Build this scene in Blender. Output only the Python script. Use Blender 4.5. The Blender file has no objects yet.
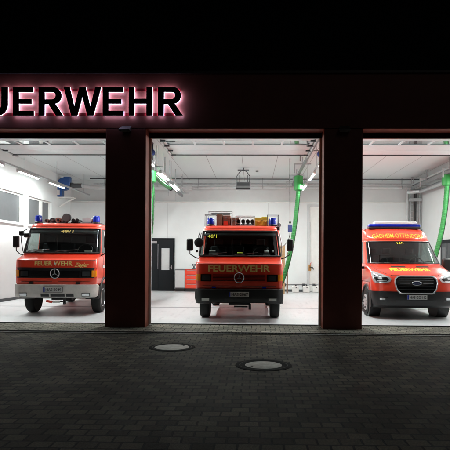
import bpy, bmesh, math, random
from mathutils import Vector, Matrix
random.seed(7)
R = math.radians
scene = bpy.context.scene
col = scene.collection

# ------------------------------------------------------------------ camera
F_PX, CX, CY, W_PX = 517.0, 241.3, 258.0, 450.0
cam_d = bpy.data.cameras.new('camera'); cam = bpy.data.objects.new('camera', cam_d); col.objects.link(cam)
CAM_LOC = Vector((0, -11.0, 1.50))
CAM_ROT = Matrix.Rotation(R(1.3), 3, 'Z') @ Matrix.Rotation(R(90), 3, 'X') @ Matrix.Rotation(R(0.33), 3, 'Z')
cam.matrix_world = Matrix.Translation(CAM_LOC) @ CAM_ROT.to_4x4()
cam_d.sensor_width = 36; cam_d.lens = 36 * F_PX / W_PX
cam_d.shift_x = (225 - CX) / W_PX; cam_d.shift_y = (CY - 225) / W_PX
cam_d.clip_start = 0.05; cam_d.clip_end = 2000
scene.camera = cam
scene.render.resolution_x = scene.render.resolution_y = 1024

def at(px, py, Y):
    """world x, z of a photo pixel on the vertical plane y = Y (used only to measure real positions)"""
    d = CAM_ROT @ Vector(((px - CX) / F_PX, -(py - CY) / F_PX, -1))
    t = (Y - CAM_LOC.y) / d.y
    p = CAM_LOC + d * t
    return p.x, p.z
def gnd(px, py, z=0.0):
    d = CAM_ROT @ Vector(((px - CX) / F_PX, -(py - CY) / F_PX, -1))
    t = (z - CAM_LOC.z) / d.z
    p = CAM_LOC + d * t
    return p.x, p.y

# ------------------------------------------------------------------ world, moon, exposure
SUN_EL, SUN_AZ = 35, 200
world = bpy.data.worlds.new('World'); scene.world = world; world.use_nodes = True
nt = world.node_tree; nt.nodes.clear()
sky = nt.nodes.new('ShaderNodeTexSky'); sky.sky_type = 'NISHITA'; sky.sun_disc = False
sky.sun_elevation = R(2); sky.sun_rotation = R(SUN_AZ)
bgn = nt.nodes.new('ShaderNodeBackground'); bgn.inputs[1].default_value = 0.00015
wo = nt.nodes.new('ShaderNodeOutputWorld')
nt.links.new(sky.outputs[0], bgn.inputs[0]); nt.links.new(bgn.outputs[0], wo.inputs[0])
sl = bpy.data.lights.new('sun', 'SUN'); sl.energy = 0.042; sl.angle = R(25); sl.color = (1.0, 0.95, 0.86)
so = bpy.data.objects.new('sun', sl); col.objects.link(so); so.location = (10, -20, 30)
# light comes from behind the camera, high up
sd = Vector((0.35, -1.0, 0.75)).normalized()
so.rotation_euler = sd.to_track_quat('Z', 'Y').to_euler()
scene.view_settings.view_transform = 'Standard'; scene.view_settings.look = 'None'
scene.view_settings.gamma = 1; scene.view_settings.use_curve_mapping = False
scene.view_settings.exposure = 0
LAMP = 440.0
cy = scene.cycles
scene.render.engine = 'CYCLES'
cy.use_denoising = True
try: cy.denoiser = 'OPENIMAGEDENOISE'
except Exception: pass
cy.max_bounces = 8; cy.diffuse_bounces = 5; cy.glossy_bounces = 4; cy.transparent_max_bounces = 12
cy.sample_clamp_indirect = 20; cy.caustics_reflective = False; cy.caustics_refractive = False

# ------------------------------------------------------------------ materials
M = {}
def mat(name, color, rough=0.5, metal=0.0, noise=0.0, nscale=6.0, bump=0.0, bscale=40.0, coat=0.0, spec=0.5, emit=None, estr=0.0, rvar=0.0):
    m = bpy.data.materials.new(name); m.use_nodes = True
    n = m.node_tree; b = n.nodes['Principled BSDF']
    b.inputs['Base Color'].default_value = (*color, 1); b.inputs['Roughness'].default_value = rough
    b.inputs['Metallic'].default_value = metal; b.inputs['Coat Weight'].default_value = coat
    b.inputs['Coat Roughness'].default_value = 0.08
    b.inputs['Specular IOR Level'].default_value = spec
    if emit: b.inputs['Emission Color'].default_value = (*emit, 1); b.inputs['Emission Strength'].default_value = estr
    tc = n.nodes.new('ShaderNodeTexCoord')
    if noise or rvar:
        t = n.nodes.new('ShaderNodeTexNoise'); t.inputs['Scale'].default_value = nscale; t.inputs['Detail'].default_value = 6
        t.inputs['Roughness'].default_value = 0.65
        n.links.new(tc.outputs['Object'], t.inputs['Vector'])
        if noise:
            r = n.nodes.new('ShaderNodeMapRange'); r.inputs[1].default_value = 0.3; r.inputs[2].default_value = 0.7
            r.inputs[3].default_value = 1 - noise; r.inputs[4].default_value = 1 + noise * 0.4
            n.links.new(t.outputs[0], r.inputs[0])
            mx = n.nodes.new('ShaderNodeMix'); mx.data_type = 'RGBA'; mx.blend_type = 'MULTIPLY'; mx.inputs[0].default_value = 1
            mx.inputs[6].default_value = (*color, 1)
            n.links.new(r.outputs[0], mx.inputs[7]); n.links.new(mx.outputs[2], b.inputs['Base Color'])
        if rvar:
            r2 = n.nodes.new('ShaderNodeMapRange'); r2.inputs[1].default_value = 0.3; r2.inputs[2].default_value = 0.7
            r2.inputs[3].default_value = max(0.02, rough - rvar); r2.inputs[4].default_value = rough + rvar
            n.links.new(t.outputs[0], r2.inputs[0]); n.links.new(r2.outputs[0], b.inputs['Roughness'])
    if bump:
        t2 = n.nodes.new('ShaderNodeTexNoise'); t2.inputs['Scale'].default_value = bscale; t2.inputs['Detail'].default_value = 4
        n.links.new(tc.outputs['Object'], t2.inputs['Vector'])
        bp = n.nodes.new('ShaderNodeBump'); bp.inputs['Strength'].default_value = bump; bp.inputs['Distance'].default_value = 0.01
        n.links.new(t2.outputs[0], bp.inputs['Height']); n.links.new(bp.outputs[0], b.inputs['Normal'])
    M[name] = m
    return m
mat('facade', (0.15, 0.036, 0.028), 0.6, noise=0.18, nscale=2.0, bump=0.15)
mat('jamb', (0.17, 0.038, 0.020), 0.6, noise=0.2, nscale=3, spec=0.3)
mat('cap', (0.03, 0.03, 0.032), 0.4, 0.6)
mat('wall_white', (0.745, 0.77, 0.765), 0.8, noise=0.05, nscale=1.2, bump=0.05)
mat('wall_lining', (0.69, 0.71, 0.705), 0.7, noise=0.06, nscale=1.5)
mat('steel', (0.45, 0.46, 0.47), 0.35, 0.85, noise=0.2, nscale=8)
mat('zinc', (0.55, 0.57, 0.58), 0.45, 0.7, noise=0.2, nscale=12)
mat('grey_paint', (0.20, 0.205, 0.21), 0.45, noise=0.1)
mat('light_grey', (0.55, 0.56, 0.56), 0.5, noise=0.08)
mat('dark_grey', (0.055, 0.06, 0.065), 0.45, noise=0.15)
mat('anthracite', (0.011, 0.013, 0.015), 0.5, noise=0.1, spec=0.15)
mat('grille_dark', (0.10, 0.008, 0.008), 0.4)
mat('lamp_glass', (0.035, 0.036, 0.038), 0.12)
mat('grille_black', (0.006, 0.006, 0.007), 0.35)
mat('black', (0.012, 0.012, 0.013), 0.45, noise=0.15)
mat('black_gloss', (0.010, 0.010, 0.011), 0.15)
mat('plastic', (0.010, 0.0105, 0.0115), 0.5, noise=0.1, bump=0.1, bscale=200)
mat('rubber', (0.011, 0.011, 0.011), 0.8, noise=0.3, nscale=20, bump=0.2)
mat('door_panel', (0.64, 0.73, 0.745), 0.45, noise=0.05)
mat('red_paint', (0.84, 0.064, 0.030), 0.28, coat=0.7)
mat('red_paint_dark', (0.50, 0.022, 0.015), 0.3, coat=0.6)
mat('red_cabinet', (0.72, 0.06, 0.03), 0.4, noise=0.05)
mat('interior', (0.035, 0.035, 0.037), 0.8, noise=0.2)
mat('seat', (0.025, 0.026, 0.030), 0.9, noise=0.2, nscale=20)
mat('white_paint', (0.74, 0.73, 0.70), 0.4, noise=0.08, nscale=5)
mat('bumper_white', (0.66, 0.64, 0.60), 0.45, noise=0.15, nscale=6)
mat('chrome', (0.75, 0.76, 0.78), 0.25, 0.6)
mat('yellow_foil', (0.80, 0.58, 0.06), 0.4, noise=0.08)
mat('yellow_fluo', (0.85, 0.80, 0.05), 0.45)
mat('gold_foil', (0.92, 0.70, 0.24), 0.35, noise=0.1)
mat('yellow_case', (0.62, 0.48, 0.05), 0.5, noise=0.3, nscale=14)
mat('blue_lens', (0.006, 0.022, 0.38), 0.12, noise=0.1, coat=0.6)
mat('blue_machine', (0.008, 0.07, 0.27), 0.35, noise=0.15, coat=0.3)
mat('navy', (0.02, 0.03, 0.12), 0.4)
mat('orange_lens', (0.85, 0.28, 0.01), 0.15, coat=0.6)
mat('green_hose', (0.022, 0.22, 0.045), 0.45, noise=0.2, nscale=8, bump=0.1)
mat('green_box', (0.03, 0.30, 0.06), 0.35, noise=0.1)
mat('wood', (0.42, 0.27, 0.13), 0.6, noise=0.3, nscale=9)
mat('brown', (0.27, 0.15, 0.10), 0.65, noise=0.35, nscale=9)
mat('brass', (0.45, 0.25, 0.08), 0.35, 0.7)
mat('rim', (0.60, 0.61, 0.62), 0.3, 0.7, noise=0.1)
mat('plate_white', (0.52, 0.52, 0.50), 0.45)
mat('eu_blue', (0.01, 0.03, 0.35), 0.45)
mat('rim_iron', (0.05, 0.047, 0.04), 0.7, noise=0.3, nscale=20, spec=0.15)
mat('manhole_iron', (0.005, 0.0048, 0.0045), 0.85, 0.0, spec=0.03, noise=0.3, nscale=20, bump=0.4)
mat('concrete', (0.30, 0.29, 0.25), 0.7, noise=0.45, nscale=9, bump=0.3)
mat('concrete_kerb', (0.17, 0.165, 0.145), 0.75, noise=0.3, nscale=8, bump=0.3)
mat('tube', (0.9, 0.9, 0.9), 0.4, emit=(0.93, 1.0, 0.985), estr=LAMP)
mat('led', (0.9, 0.9, 0.9), 0.4, emit=(1.0, 1.0, 1.45), estr=14.0)
mat('window_frosted', (0.12, 0.125, 0.13), 0.15, noise=0.06)
mat('lens', (0.75, 0.78, 0.8), 0.08, 0.6)
mat('cloth', (0.55, 0.53, 0.48), 0.8)
mat('sign_black', (0.006, 0.006, 0.006), 0.5)
mat('sign_rail', (0.30, 0.012, 0.02), 0.5)
mat('hose_brown', (0.32, 0.15, 0.11), 0.8, noise=0.4, nscale=20)

def glass_mat(name, tint, gl=0.06):
    m = bpy.data.materials.new(name); m.use_nodes = True; n = m.node_tree; n.nodes.clear()
    out = n.nodes.new('ShaderNodeOutputMaterial'); mix = n.nodes.new('ShaderNodeMixShader')
    tr = n.nodes.new('ShaderNodeBsdfTransparent'); tr.inputs[0].default_value = (*tint, 1)
    g = n.nodes.new('ShaderNodeBsdfGlossy'); g.inputs['Roughness'].default_value = 0.02
    lw = n.nodes.new('ShaderNodeLayerWeight'); lw.inputs[0].default_value = 0.5
    fr = n.nodes.new('ShaderNodeMath'); fr.operation = 'POWER'; fr.inputs[1].default_value = 4.5; n.links.new(lw.outputs['Facing'], fr.inputs[0])
    ad = n.nodes.new('ShaderNodeMath'); ad.operation = 'ADD'; ad.inputs[1].default_value = gl + .05; ad.use_clamp = True
    n.links.new(fr.outputs[0], ad.inputs[0]); n.links.new(ad.outputs[0], mix.inputs[0])
    n.links.new(tr.outputs[0], mix.inputs[1]); n.links.new(g.outputs[0], mix.inputs[2]); n.links.new(mix.outputs[0], out.inputs[0])
    M[name] = m
glass_mat('glass', (0.62, 0.68, 0.66), 0.02)
glass_mat('door_glass', (0.75, 0.77, 0.78), 0.18)

def paver_mat(name, bw, rh, c1, c2, mort, rough=0.8):
    m = bpy.data.materials.new(name); m.use_nodes = True; n = m.node_tree; b = n.nodes['Principled BSDF']
    tc = n.nodes.new('ShaderNodeTexCoord')
    nz = n.nodes.new('ShaderNodeTexNoise'); nz.inputs['Scale'].default_value = 1.3
    n.links.new(tc.outputs['Object'], nz.inputs['Vector'])
    sub = n.nodes.new('ShaderNodeVectorMath'); sub.operation = 'MULTIPLY_ADD'
    sub.inputs[1].default_value = (0.05, 0.035, 0)
    n.links.new(nz.outputs['Color'], sub.inputs[0]); n.links.new(tc.outputs['Object'], sub.inputs[2])
    br = n.nodes.new('ShaderNodeTexBrick')
    br.inputs['Color1'].default_value = (*c1, 1); br.inputs['Color2'].default_value = (*c2, 1); br.inputs['Mortar'].default_value = (*mort, 1)
    br.inputs['Scale'].default_value = 1; br.inputs['Brick Width'].default_value = bw; br.inputs['Row Height'].default_value = rh
    br.inputs['Mortar Size'].default_value = 0.010; br.inputs['Mortar Smooth'].default_value = 0.2; br.inputs['Bias'].default_value = -0.1
    br.offset = 0.5
    n.links.new(sub.outputs[0], br.inputs['Vector'])
    n2 = n.nodes.new('ShaderNodeTexNoise'); n2.inputs['Scale'].default_value = 0.55; n2.inputs['Detail'].default_value = 5
    n.links.new(tc.outputs['Object'], n2.inputs['Vector'])
    r = n.nodes.new('ShaderNodeMapRange'); r.inputs[1].default_value = 0.3; r.inputs[2].default_value = 0.7; r.inputs[3].default_value = 0.5; r.inputs[4].default_value = 1.3
    n.links.new(n2.outputs[0], r.inputs[0])
    n3 = n.nodes.new('ShaderNodeTexNoise'); n3.inputs['Scale'].default_value = 60; n3.inputs['Detail'].default_value = 6
    n.links.new(tc.outputs['Object'], n3.inputs['Vector'])
    r3 = n.nodes.new('ShaderNodeMapRange'); r3.inputs[1].default_value = 0.25; r3.inputs[2].default_value = 0.75; r3.inputs[3].default_value = 0.45; r3.inputs[4].default_value = 1.55
    n.links.new(n3.outputs[0], r3.inputs[0])
    mu = n.nodes.new('ShaderNodeMath'); mu.operation = 'MULTIPLY'; n.links.new(r.outputs[0], mu.inputs[0]); n.links.new(r3.outputs[0], mu.inputs[1])
    mx = n.nodes.new('ShaderNodeMix'); mx.data_type = 'RGBA'; mx.blend_type = 'MULTIPLY'; mx.inputs[0].default_value = 1
    n.links.new(br.outputs['Color'], mx.inputs[6]); n.links.new(mu.outputs[0], mx.inputs[7])
    n.links.new(mx.outputs[2], b.inputs['Base Color'])
    # block height: joints low, each block a little different, rough face
    rnd = n.nodes.new('ShaderNodeTexBrick'); rnd.inputs['Color1'].default_value = (0, 0, 0, 1); rnd.inputs['Color2'].default_value = (1, 1, 1, 1); rnd.inputs['Mortar'].default_value = (0, 0, 0, 1)
    rnd.inputs['Scale'].default_value = 1; rnd.inputs['Brick Width'].default_value = bw; rnd.inputs['Row Height'].default_value = rh; rnd.inputs['Mortar Size'].default_value = 0.006; rnd.offset = 0.5
    n.links.new(sub.outputs[0], rnd.inputs['Vector'])
    sx = n.nodes.new('ShaderNodeSeparateXYZ'); n.links.new(sub.outputs[0], sx.inputs[0])
    dv = n.nodes.new('ShaderNodeMath'); dv.operation = 'DIVIDE'; dv.inputs[1].default_value = rh; n.links.new(sx.outputs['Y'], dv.inputs[0])
    fr = n.nodes.new('ShaderNodeMath'); fr.operation = 'FRACT'; n.links.new(dv.outputs[0], fr.inputs[0])
    rb_ = n.nodes.new('ShaderNodeRGBToBW'); n.links.new(rnd.outputs['Color'], rb_.inputs[0])
    tl = n.nodes.new('ShaderNodeMath'); tl.operation = 'MULTIPLY'; n.links.new(rb_.outputs[0], tl.inputs[0]); n.links.new(fr.outputs[0], tl.inputs[1])
    inv = n.nodes.new('ShaderNodeMath'); inv.operation = 'SUBTRACT'; inv.inputs[0].default_value = 1; n.links.new(br.outputs['Fac'], inv.inputs[1])
    bw_ = n.nodes.new('ShaderNodeRGBToBW'); n.links.new(br.outputs['Color'], bw_.inputs[0])
    ma = n.nodes.new('ShaderNodeMath'); ma.operation = 'MULTIPLY_ADD'; ma.inputs[1].default_value = 2.0
    n.links.new(bw_.outputs[0], ma.inputs[0]); n.links.new(inv.outputs[0], ma.inputs[2])
    mb_ = n.nodes.new('ShaderNodeMath'); mb_.operation = 'MULTIPLY_ADD'; mb_.inputs[1].default_value = 0.5
    n.links.new(n3.outputs[0], mb_.inputs[0]); n.links.new(ma.outputs[0], mb_.inputs[2])
    md = n.nodes.new('ShaderNodeMath'); md.operation = 'MULTIPLY_ADD'; md.inputs[1].default_value = 0.9; n.links.new(tl.outputs[0], md.inputs[0]); n.links.new(mb_.outputs[0], md.inputs[2])
    bp = n.nodes.new('ShaderNodeBump'); bp.inputs['Strength'].default_value = 0.9; bp.inputs['Distance'].default_value = 0.012
    n.links.new(md.outputs[0], bp.inputs['Height']); n.links.new(bp.outputs[0], b.inputs['Normal'])
    b.inputs['Roughness'].default_value = rough; b.inputs['Specular IOR Level'].default_value = 0.08
    M[name] = m
paver_mat('pavers', 0.185, 0.145, (0.078, 0.069, 0.050), (0.024, 0.0215, 0.016), (0.002, 0.002, 0.002))
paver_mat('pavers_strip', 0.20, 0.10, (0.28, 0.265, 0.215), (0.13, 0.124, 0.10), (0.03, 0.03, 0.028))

def ceiling_mat():
    m = bpy.data.materials.new('ceiling_panels'); m.use_nodes = True; n = m.node_tree; b = n.nodes['Principled BSDF']
    tc = n.nodes.new('ShaderNodeTexCoord'); br = n.nodes.new('ShaderNodeTexBrick')
    mp = n.nodes.new('ShaderNodeMapping'); mp.inputs['Rotation'].default_value = (0, 0, 0); mp.inputs['Location'].default_value = (0.4, 0.9, 0)
    n.links.new(tc.outputs['Object'], mp.inputs[0]); n.links.new(mp.outputs[0], br.inputs['Vector'])
    br.offset = 0.0; br.inputs['Scale'].default_value = 1
    br.inputs['Color1'].default_value = (0.72, 0.765, 0.765, 1); br.inputs['Color2'].default_value = (0.75, 0.795, 0.795, 1); br.inputs['Mortar'].default_value = (0.30, 0.29, 0.29, 1)
    br.inputs['Brick Width'].default_value = 1.22; br.inputs['Row Height'].default_value = 30; br.inputs['Mortar Size'].default_value = 0.010; br.inputs['Mortar Smooth'].default_value = 0.2
    n.links.new(br.outputs['Color'], b.inputs['Base Color']); b.inputs['Roughness'].default_value = 0.45
    M['ceiling_panels'] = m
ceiling_mat()

def floor_mat():
    m = bpy.data.materials.new('hall_floor'); m.use_nodes = True; n = m.node_tree; b = n.nodes['Principled BSDF']
    tc = n.nodes.new('ShaderNodeTexCoord'); t = n.nodes.new('ShaderNodeTexNoise'); t.inputs['Scale'].default_value = 1.1; t.inputs['Detail'].default_value = 7
    n.links.new(tc.outputs['Object'], t.inputs['Vector'])
    cr = n.nodes.new('ShaderNodeValToRGB'); cr.color_ramp.elements[0].position = 0.3; cr.color_ramp.elements[1].position = 0.7
    cr.color_ramp.elements[0].color = (0.62, 0.63, 0.64, 1); cr.color_ramp.elements[1].color = (0.72, 0.725, 0.73, 1)
    n.links.new(t.outputs[0], cr.inputs[0]); n.links.new(cr.outputs[0], b.inputs['Base Color'])
    r2 = n.nodes.new('ShaderNodeMapRange'); r2.inputs[3].default_value = 0.25; r2.inputs[4].default_value = 0.5
    n.links.new(t.outputs[0], r2.inputs[0]); n.links.new(r2.outputs[0], b.inputs['Roughness'])
    t4 = n.nodes.new('ShaderNodeTexNoise'); t4.inputs['Scale'].default_value = 3.0; t4.inputs['Detail'].default_value = 10; t4.inputs['Roughness'].default_value = 0.75
    mp4 = n.nodes.new('ShaderNodeMapping'); mp4.inputs['Scale'].default_value = (2.2, 0.35, 1); n.links.new(tc.outputs['Object'], mp4.inputs[0]); n.links.new(mp4.outputs[0], t4.inputs['Vector'])
    r4 = n.nodes.new('ShaderNodeMapRange'); r4.inputs[1].default_value = 0.52; r4.inputs[2].default_value = 0.75; r4.inputs[3].default_value = 1.0; r4.inputs[4].default_value = 0.72
    n.links.new(t4.outputs[0], r4.inputs[0])
    x4 = n.nodes.new('ShaderNodeMix'); x4.data_type = 'RGBA'; x4.blend_type = 'MULTIPLY'; x4.inputs[0].default_value = 1
    n.links.new(cr.outputs[0], x4.inputs[6]); n.links.new(r4.outputs[0], x4.inputs[7]); n.links.new(x4.outputs[2], b.inputs['Base Color'])
    M['hall_floor'] = m
floor_mat()

# ------------------------------------------------------------------ mesh helpers
class MB:
    def __init__(s): s.v = []; s.f = []
    def add(s, vs, fs):
        o = len(s.v); s.v += [tuple(v) for v in vs]; s.f += [tuple(i + o for i in f) for f in fs]; return s
    def box(s, x0, x1, y0, y1, z0, z1, rot=None, c=None):
        vs = [Vector((x, y, z)) for x in (x0, x1) for y in (y0, y1) for z in (z0, z1)]
        if rot is not None:
            c = Vector(c) if c else Vector(((x0 + x1) / 2, (y0 + y1) / 2, (z0 + z1) / 2)); vs = [rot @ (v - c) + c for v in vs]
        return s.add(vs, [(0, 1, 3, 2), (4, 6, 7, 5), (0, 4, 5, 1), (2, 3, 7, 6), (0, 2, 6, 4), (1, 5, 7, 3)])
    def cyl(s, p0, p1, r, r2=None, n=16):
        p0, p1 = Vector(p0), Vector(p1); r2 = r if r2 is None else r2
        a = (p1 - p0).normalized(); q = a.to_track_quat('Z', 'Y')
        vs = []
        for p, rr in ((p0, r), (p1, r2)):
            for i in range(n):
                t = 2 * math.pi * i / n; vs.append(p + q @ Vector((math.cos(t) * rr, math.sin(t) * rr, 0)))
        fs = [(i, (i + 1) % n, n + (i + 1) % n, n + i) for i in range(n)] + [tuple(range(n))[::-1], tuple(range(n, 2 * n))]
        return s.add(vs, fs)
    def tube(s, pts, r, n=8, closed=False):
        pts = [Vector(p) for p in pts]; m = len(pts); vs = []; prev = None
        for i, p in enumerate(pts):
            if closed: t = (pts[(i + 1) % m] - pts[i - 1]).normalized()
            else: t = (pts[min(i + 1, m - 1)] - pts[max(i - 1, 0)]).normalized()
            if prev is None: u = t.orthogonal().normalized()
            else: u = (prev - t * prev.dot(t)).normalized()
            prev = u; w = t.cross(u)
            rr = r[i] if isinstance(r, (list, tuple)) else r
            for k in range(n):
                a = 2 * math.pi * k / n; vs.append(p + (u * math.cos(a) + w * math.sin(a)) * rr)
        fs = []
        for i in range(m if closed else m - 1):
            j = (i + 1) % m
            for k in range(n): fs.append((i * n + k, i * n + (k + 1) % n, j * n + (k + 1) % n, j * n + k))
        if not closed: fs += [tuple(range(n))[::-1], tuple(range((m - 1) * n, m * n))]
        return s.add(vs, fs)
    def lathe(s, prof, c, axis='z', n=28):
        """prof: (radius, height) along axis"""
        c = Vector(c); vs = []
        for r, h in prof:
            for i in range(n):
                t = 2 * math.pi * i / n; a, b = r * math.cos(t), r * math.sin(t)
                vs.append(c + (Vector((a, b, h)) if axis == 'z' else Vector((h, a, b)) if axis == 'x' else Vector((a, h, b))))
        m = len(prof); fs = [(i * n + k, i * n + (k + 1) % n, (i + 1) * n + (k + 1) % n, (i + 1) * n + k) for i in range(m - 1) for k in range(n)]
        fs += [tuple(range(n))[::-1], tuple(range((m - 1) * n, m * n))]
        return s.add(vs, fs)
    def prism(s, poly, y0, y1):
        """poly in x,z; extruded along y"""
        n = len(poly); vs = [(x, y0, z) for x, z in poly] + [(x, y1, z) for x, z in poly]
        return s.add(vs, [tuple(range(n)), tuple(range(n, 2 * n))[::-1]] + [(i, i + n, (i + 1) % n + n, (i + 1) % n) for i in range(n)])
    def build(s, name, m, parent=None, bevel=0, smooth=True, solid=None, recalc=True, seg=2):
        me = bpy.data.meshes.new(name); me.from_pydata(s.v, [], s.f); me.validate()
        if recalc:
            b = bmesh.new(); b.from_mesh(me); bmesh.ops.recalc_face_normals(b, faces=b.faces[:]); b.to_mesh(me); b.free()
        me.materials.append(M[m] if isinstance(m, str) else m)
        if smooth:
            for p in me.polygons: p.use_smooth = True
            me.set_sharp_from_angle(angle=R(38))
        o = bpy.data.objects.new(name, me); col.objects.link(o)
        if parent is not None: o.parent = parent
        if bevel:
            md = o.modifiers.new('bevel', 'BEVEL'); md.width = bevel; md.segments = seg; md.limit_method = 'ANGLE'; md.angle_limit = R(40)
            md.harden_normals = False
        if solid:
            th, inner = solid
            if inner: me.materials.append(M[inner])
            md = o.modifiers.new('solid', 'SOLIDIFY'); md.thickness = th; md.offset = -1
            if inner: md.material_offset = 1
        return o
def tag(o, label=None, cat=None, group=None, kind=None):
    if label: o['label'] = label
    if cat: o['category'] = cat
    if group: o['group'] = group
    if kind: o['kind'] = kind
    return o
def thing(name, label, cat, loc=(0, 0, 0), rz=0, group=None):
    o = bpy.data.objects.new(name, None); col.objects.link(o); o.location = loc; o.rotation_euler = (0, 0, rz)
    o.empty_display_size = 0.3
    return tag(o, label, cat, group)
def copy_tree(o, parent=None):
    c = o.copy(); col.objects.link(c); c.parent = parent
    for ch in [x for x in bpy.data.objects if x.parent == o]: copy_tree(ch, c)
    return c
def bx(*a): return MB().box(*a)

# text -> flat triangles in (u,v), cap height h, width w (None keeps proportion), centred on u
def text_tris(s, h, w=None, bold=0.0, shear=0.0, align=0.5):
    c = bpy.data.curves.new('t', 'FONT'); c.body = s; c.size = 1; c.offset = bold; c.shear = shear; c.resolution_u = 3; c.fill_mode = 'FRONT'
    o = bpy.data.objects.new('t', c); col.objects.link(o)
    dg = bpy.context.evaluated_depsgraph_get(); me = o.evaluated_get(dg).to_mesh()
    vs = [(v.co.x, v.co.y) for v in me.vertices]; fs = [tuple(p.vertices) for p in me.polygons]
    o.evaluated_get(dg).to_mesh_clear(); bpy.data.objects.remove(o); bpy.data.curves.remove(c)
    cap = 0.73
    x0 = min(v[0] for v in vs); x1 = max(v[0] for v in vs)
    sv = h / cap; su = (w / (x1 - x0)) if w else sv
    vs = [((x - x0 - (x1 - x0) * align) * su, y * sv) for x, y in vs]
    return vs, fs
def decal(name, s, h, w, m, parent, fn, bold=0.012, shear=0.0, align=0.5):
    vs, fs = text_tris(s, h, w, bold, shear, align)
    b = bmesh.new(); bv = [b.verts.new((u, v, 0)) for u, v in vs]
    for f in fs:
        try: b.faces.new([bv[i] for i in f])
        except ValueError: pass
    for ax in (0, 1):
        lo_, hi_ = min(q[ax] for q in vs), max(q[ax] for q in vs); st_ = .03; c_ = lo_ + st_
        while c_ < hi_:
            co = (c_, 0, 0) if ax == 0 else (0, c_, 0); no = (1, 0, 0) if ax == 0 else (0, 1, 0)
            bmesh.ops.bisect_plane(b, geom=b.verts[:] + b.edges[:] + b.faces[:], plane_co=co, plane_no=no); c_ += st_
    b.verts.index_update(); vs = [(v.co.x, v.co.y) for v in b.verts]; fs = [tuple(v.index for v in f.verts) for f in b.faces]; b.free()
    mb = MB(); mb.add([fn(u, v) for u, v in vs], fs)
    return mb.build(name, m, parent, smooth=False, recalc=False)

# ------------------------------------------------------------------ the setting
g = MB(); g.add([(-400, -400, 0), (400, -400, 0), (400, 400, 0), (-400, 400, 0)], [(0, 1, 2, 3)])
tag(g.build('ground', 'pavers', recalc=False), kind='structure', label='dark grey concrete block paving of the forecourt')
HX0, HX1, HY1, HZ = -8.2, 7.4, 12.1, 4.97
YD = 0.57
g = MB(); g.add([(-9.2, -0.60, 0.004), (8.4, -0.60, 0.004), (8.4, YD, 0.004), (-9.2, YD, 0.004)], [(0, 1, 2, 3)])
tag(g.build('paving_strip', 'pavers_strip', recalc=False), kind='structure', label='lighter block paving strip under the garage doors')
tag(bx(HX0, HX1, YD, HY1, -0.1, 0.018).build('floor', 'hall_floor', bevel=0.006), kind='structure', label='light grey sealed floor of the vehicle hall')

# ------------------------------------------------------------------ the fire station
OZ = at(240, 128.2, 0)[1]                     # door opening height
P1a, P1b = at(105.2, 240, 0)[0], at(145.3, 240, 0)[0]
P2a, P2b = at(323.6, 240, 0)[0], at(362.2, 240, 0)[0]
LJ, RJ = P1a - 3.8, P2b + 3.8
TOP = at(240, 73.5, 0)[1]
DJ = 0.38
st = thing('fire_station', 'dark red fire station with three open lit vehicle bays', 'building')
# facade pieces, butted end to end; jamb faces in brighter brown red trim
def pillar(x0, x1):
    bx(x0 + 0.012, x1 - 0.012, 0.0, DJ, 0.0, OZ - 0.012).build('pillar', 'facade', st, bevel=0.006)
for a, b in ((P1a, P1b), (P2a, P2b)): pillar(a, b)
bx(-9.3, LJ - 0.012, 0, DJ, 0, OZ - 0.012).build('facade_wall', 'facade', st)
bx(RJ + 0.012, 8.5, 0, DJ, 0, OZ - 0.012).build('facade_wall', 'facade', st)
f = MB(); f.box(-9.3, 8.5, 0, DJ, OZ, TOP); f.build('upper_facade', 'facade', st)
bx(-9.35, 8.55, -0.04, DJ + 0.04, TOP, TOP + 0.05).build('parapet_cap', 'cap', st, bevel=0.005)
for x0, x1 in ((LJ, P1a), (P1b, P2a), (P2b, RJ)):
    fr = MB(); t = 0.012
    fr.box(x0 - t, x0, 0.004, DJ, 0, OZ); fr.box(x1, x1 + t, 0.004, DJ, 0, OZ)
    fr.box(x0 - t, x1 + t, 0.004, DJ, OZ - t, OZ - 0.001)
    fr.build('door_reveal', 'jamb', st)
    # black weather seal band behind the lintel and at the sides
    rb = MB(); rb.box(x0 - 0.1, x1 + 0.1, DJ, DJ + 0.07, OZ - 0.13, OZ + 0.3)
    rb.box(x0 - 0.1, x0 + 0.001, DJ, DJ + 0.07, 0.02, OZ - 0.13); rb.box(x1 - 0.001, x1 + 0.1, DJ, DJ + 0.07, 0.02, OZ - 0.13)
    rb.build('door_seal', 'black', st)
    bx(x0, x1, YD - 0.03, YD + 0.0, 0.0, 0.024).build('threshold', 'dark_grey', st)
# inside face of front wall above openings, side, back walls, ceiling, roof
bx(HX0, HX1, DJ + 0.0, DJ + 0.02, OZ + 0.3, HZ).build('front_lining', 'wall_white', st)
bx(P1a - 0.05, P1b + 0.05, DJ + 0.001, DJ + 0.05, 0.02, OZ + 0.3).build('front_lining', 'wall_white', st)
bx(P2a - 0.05, P2b + 0.05, DJ + 0.001, DJ + 0.05, 0.02, OZ + 0.3).build('front_lining', 'wall_white', st)
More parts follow.
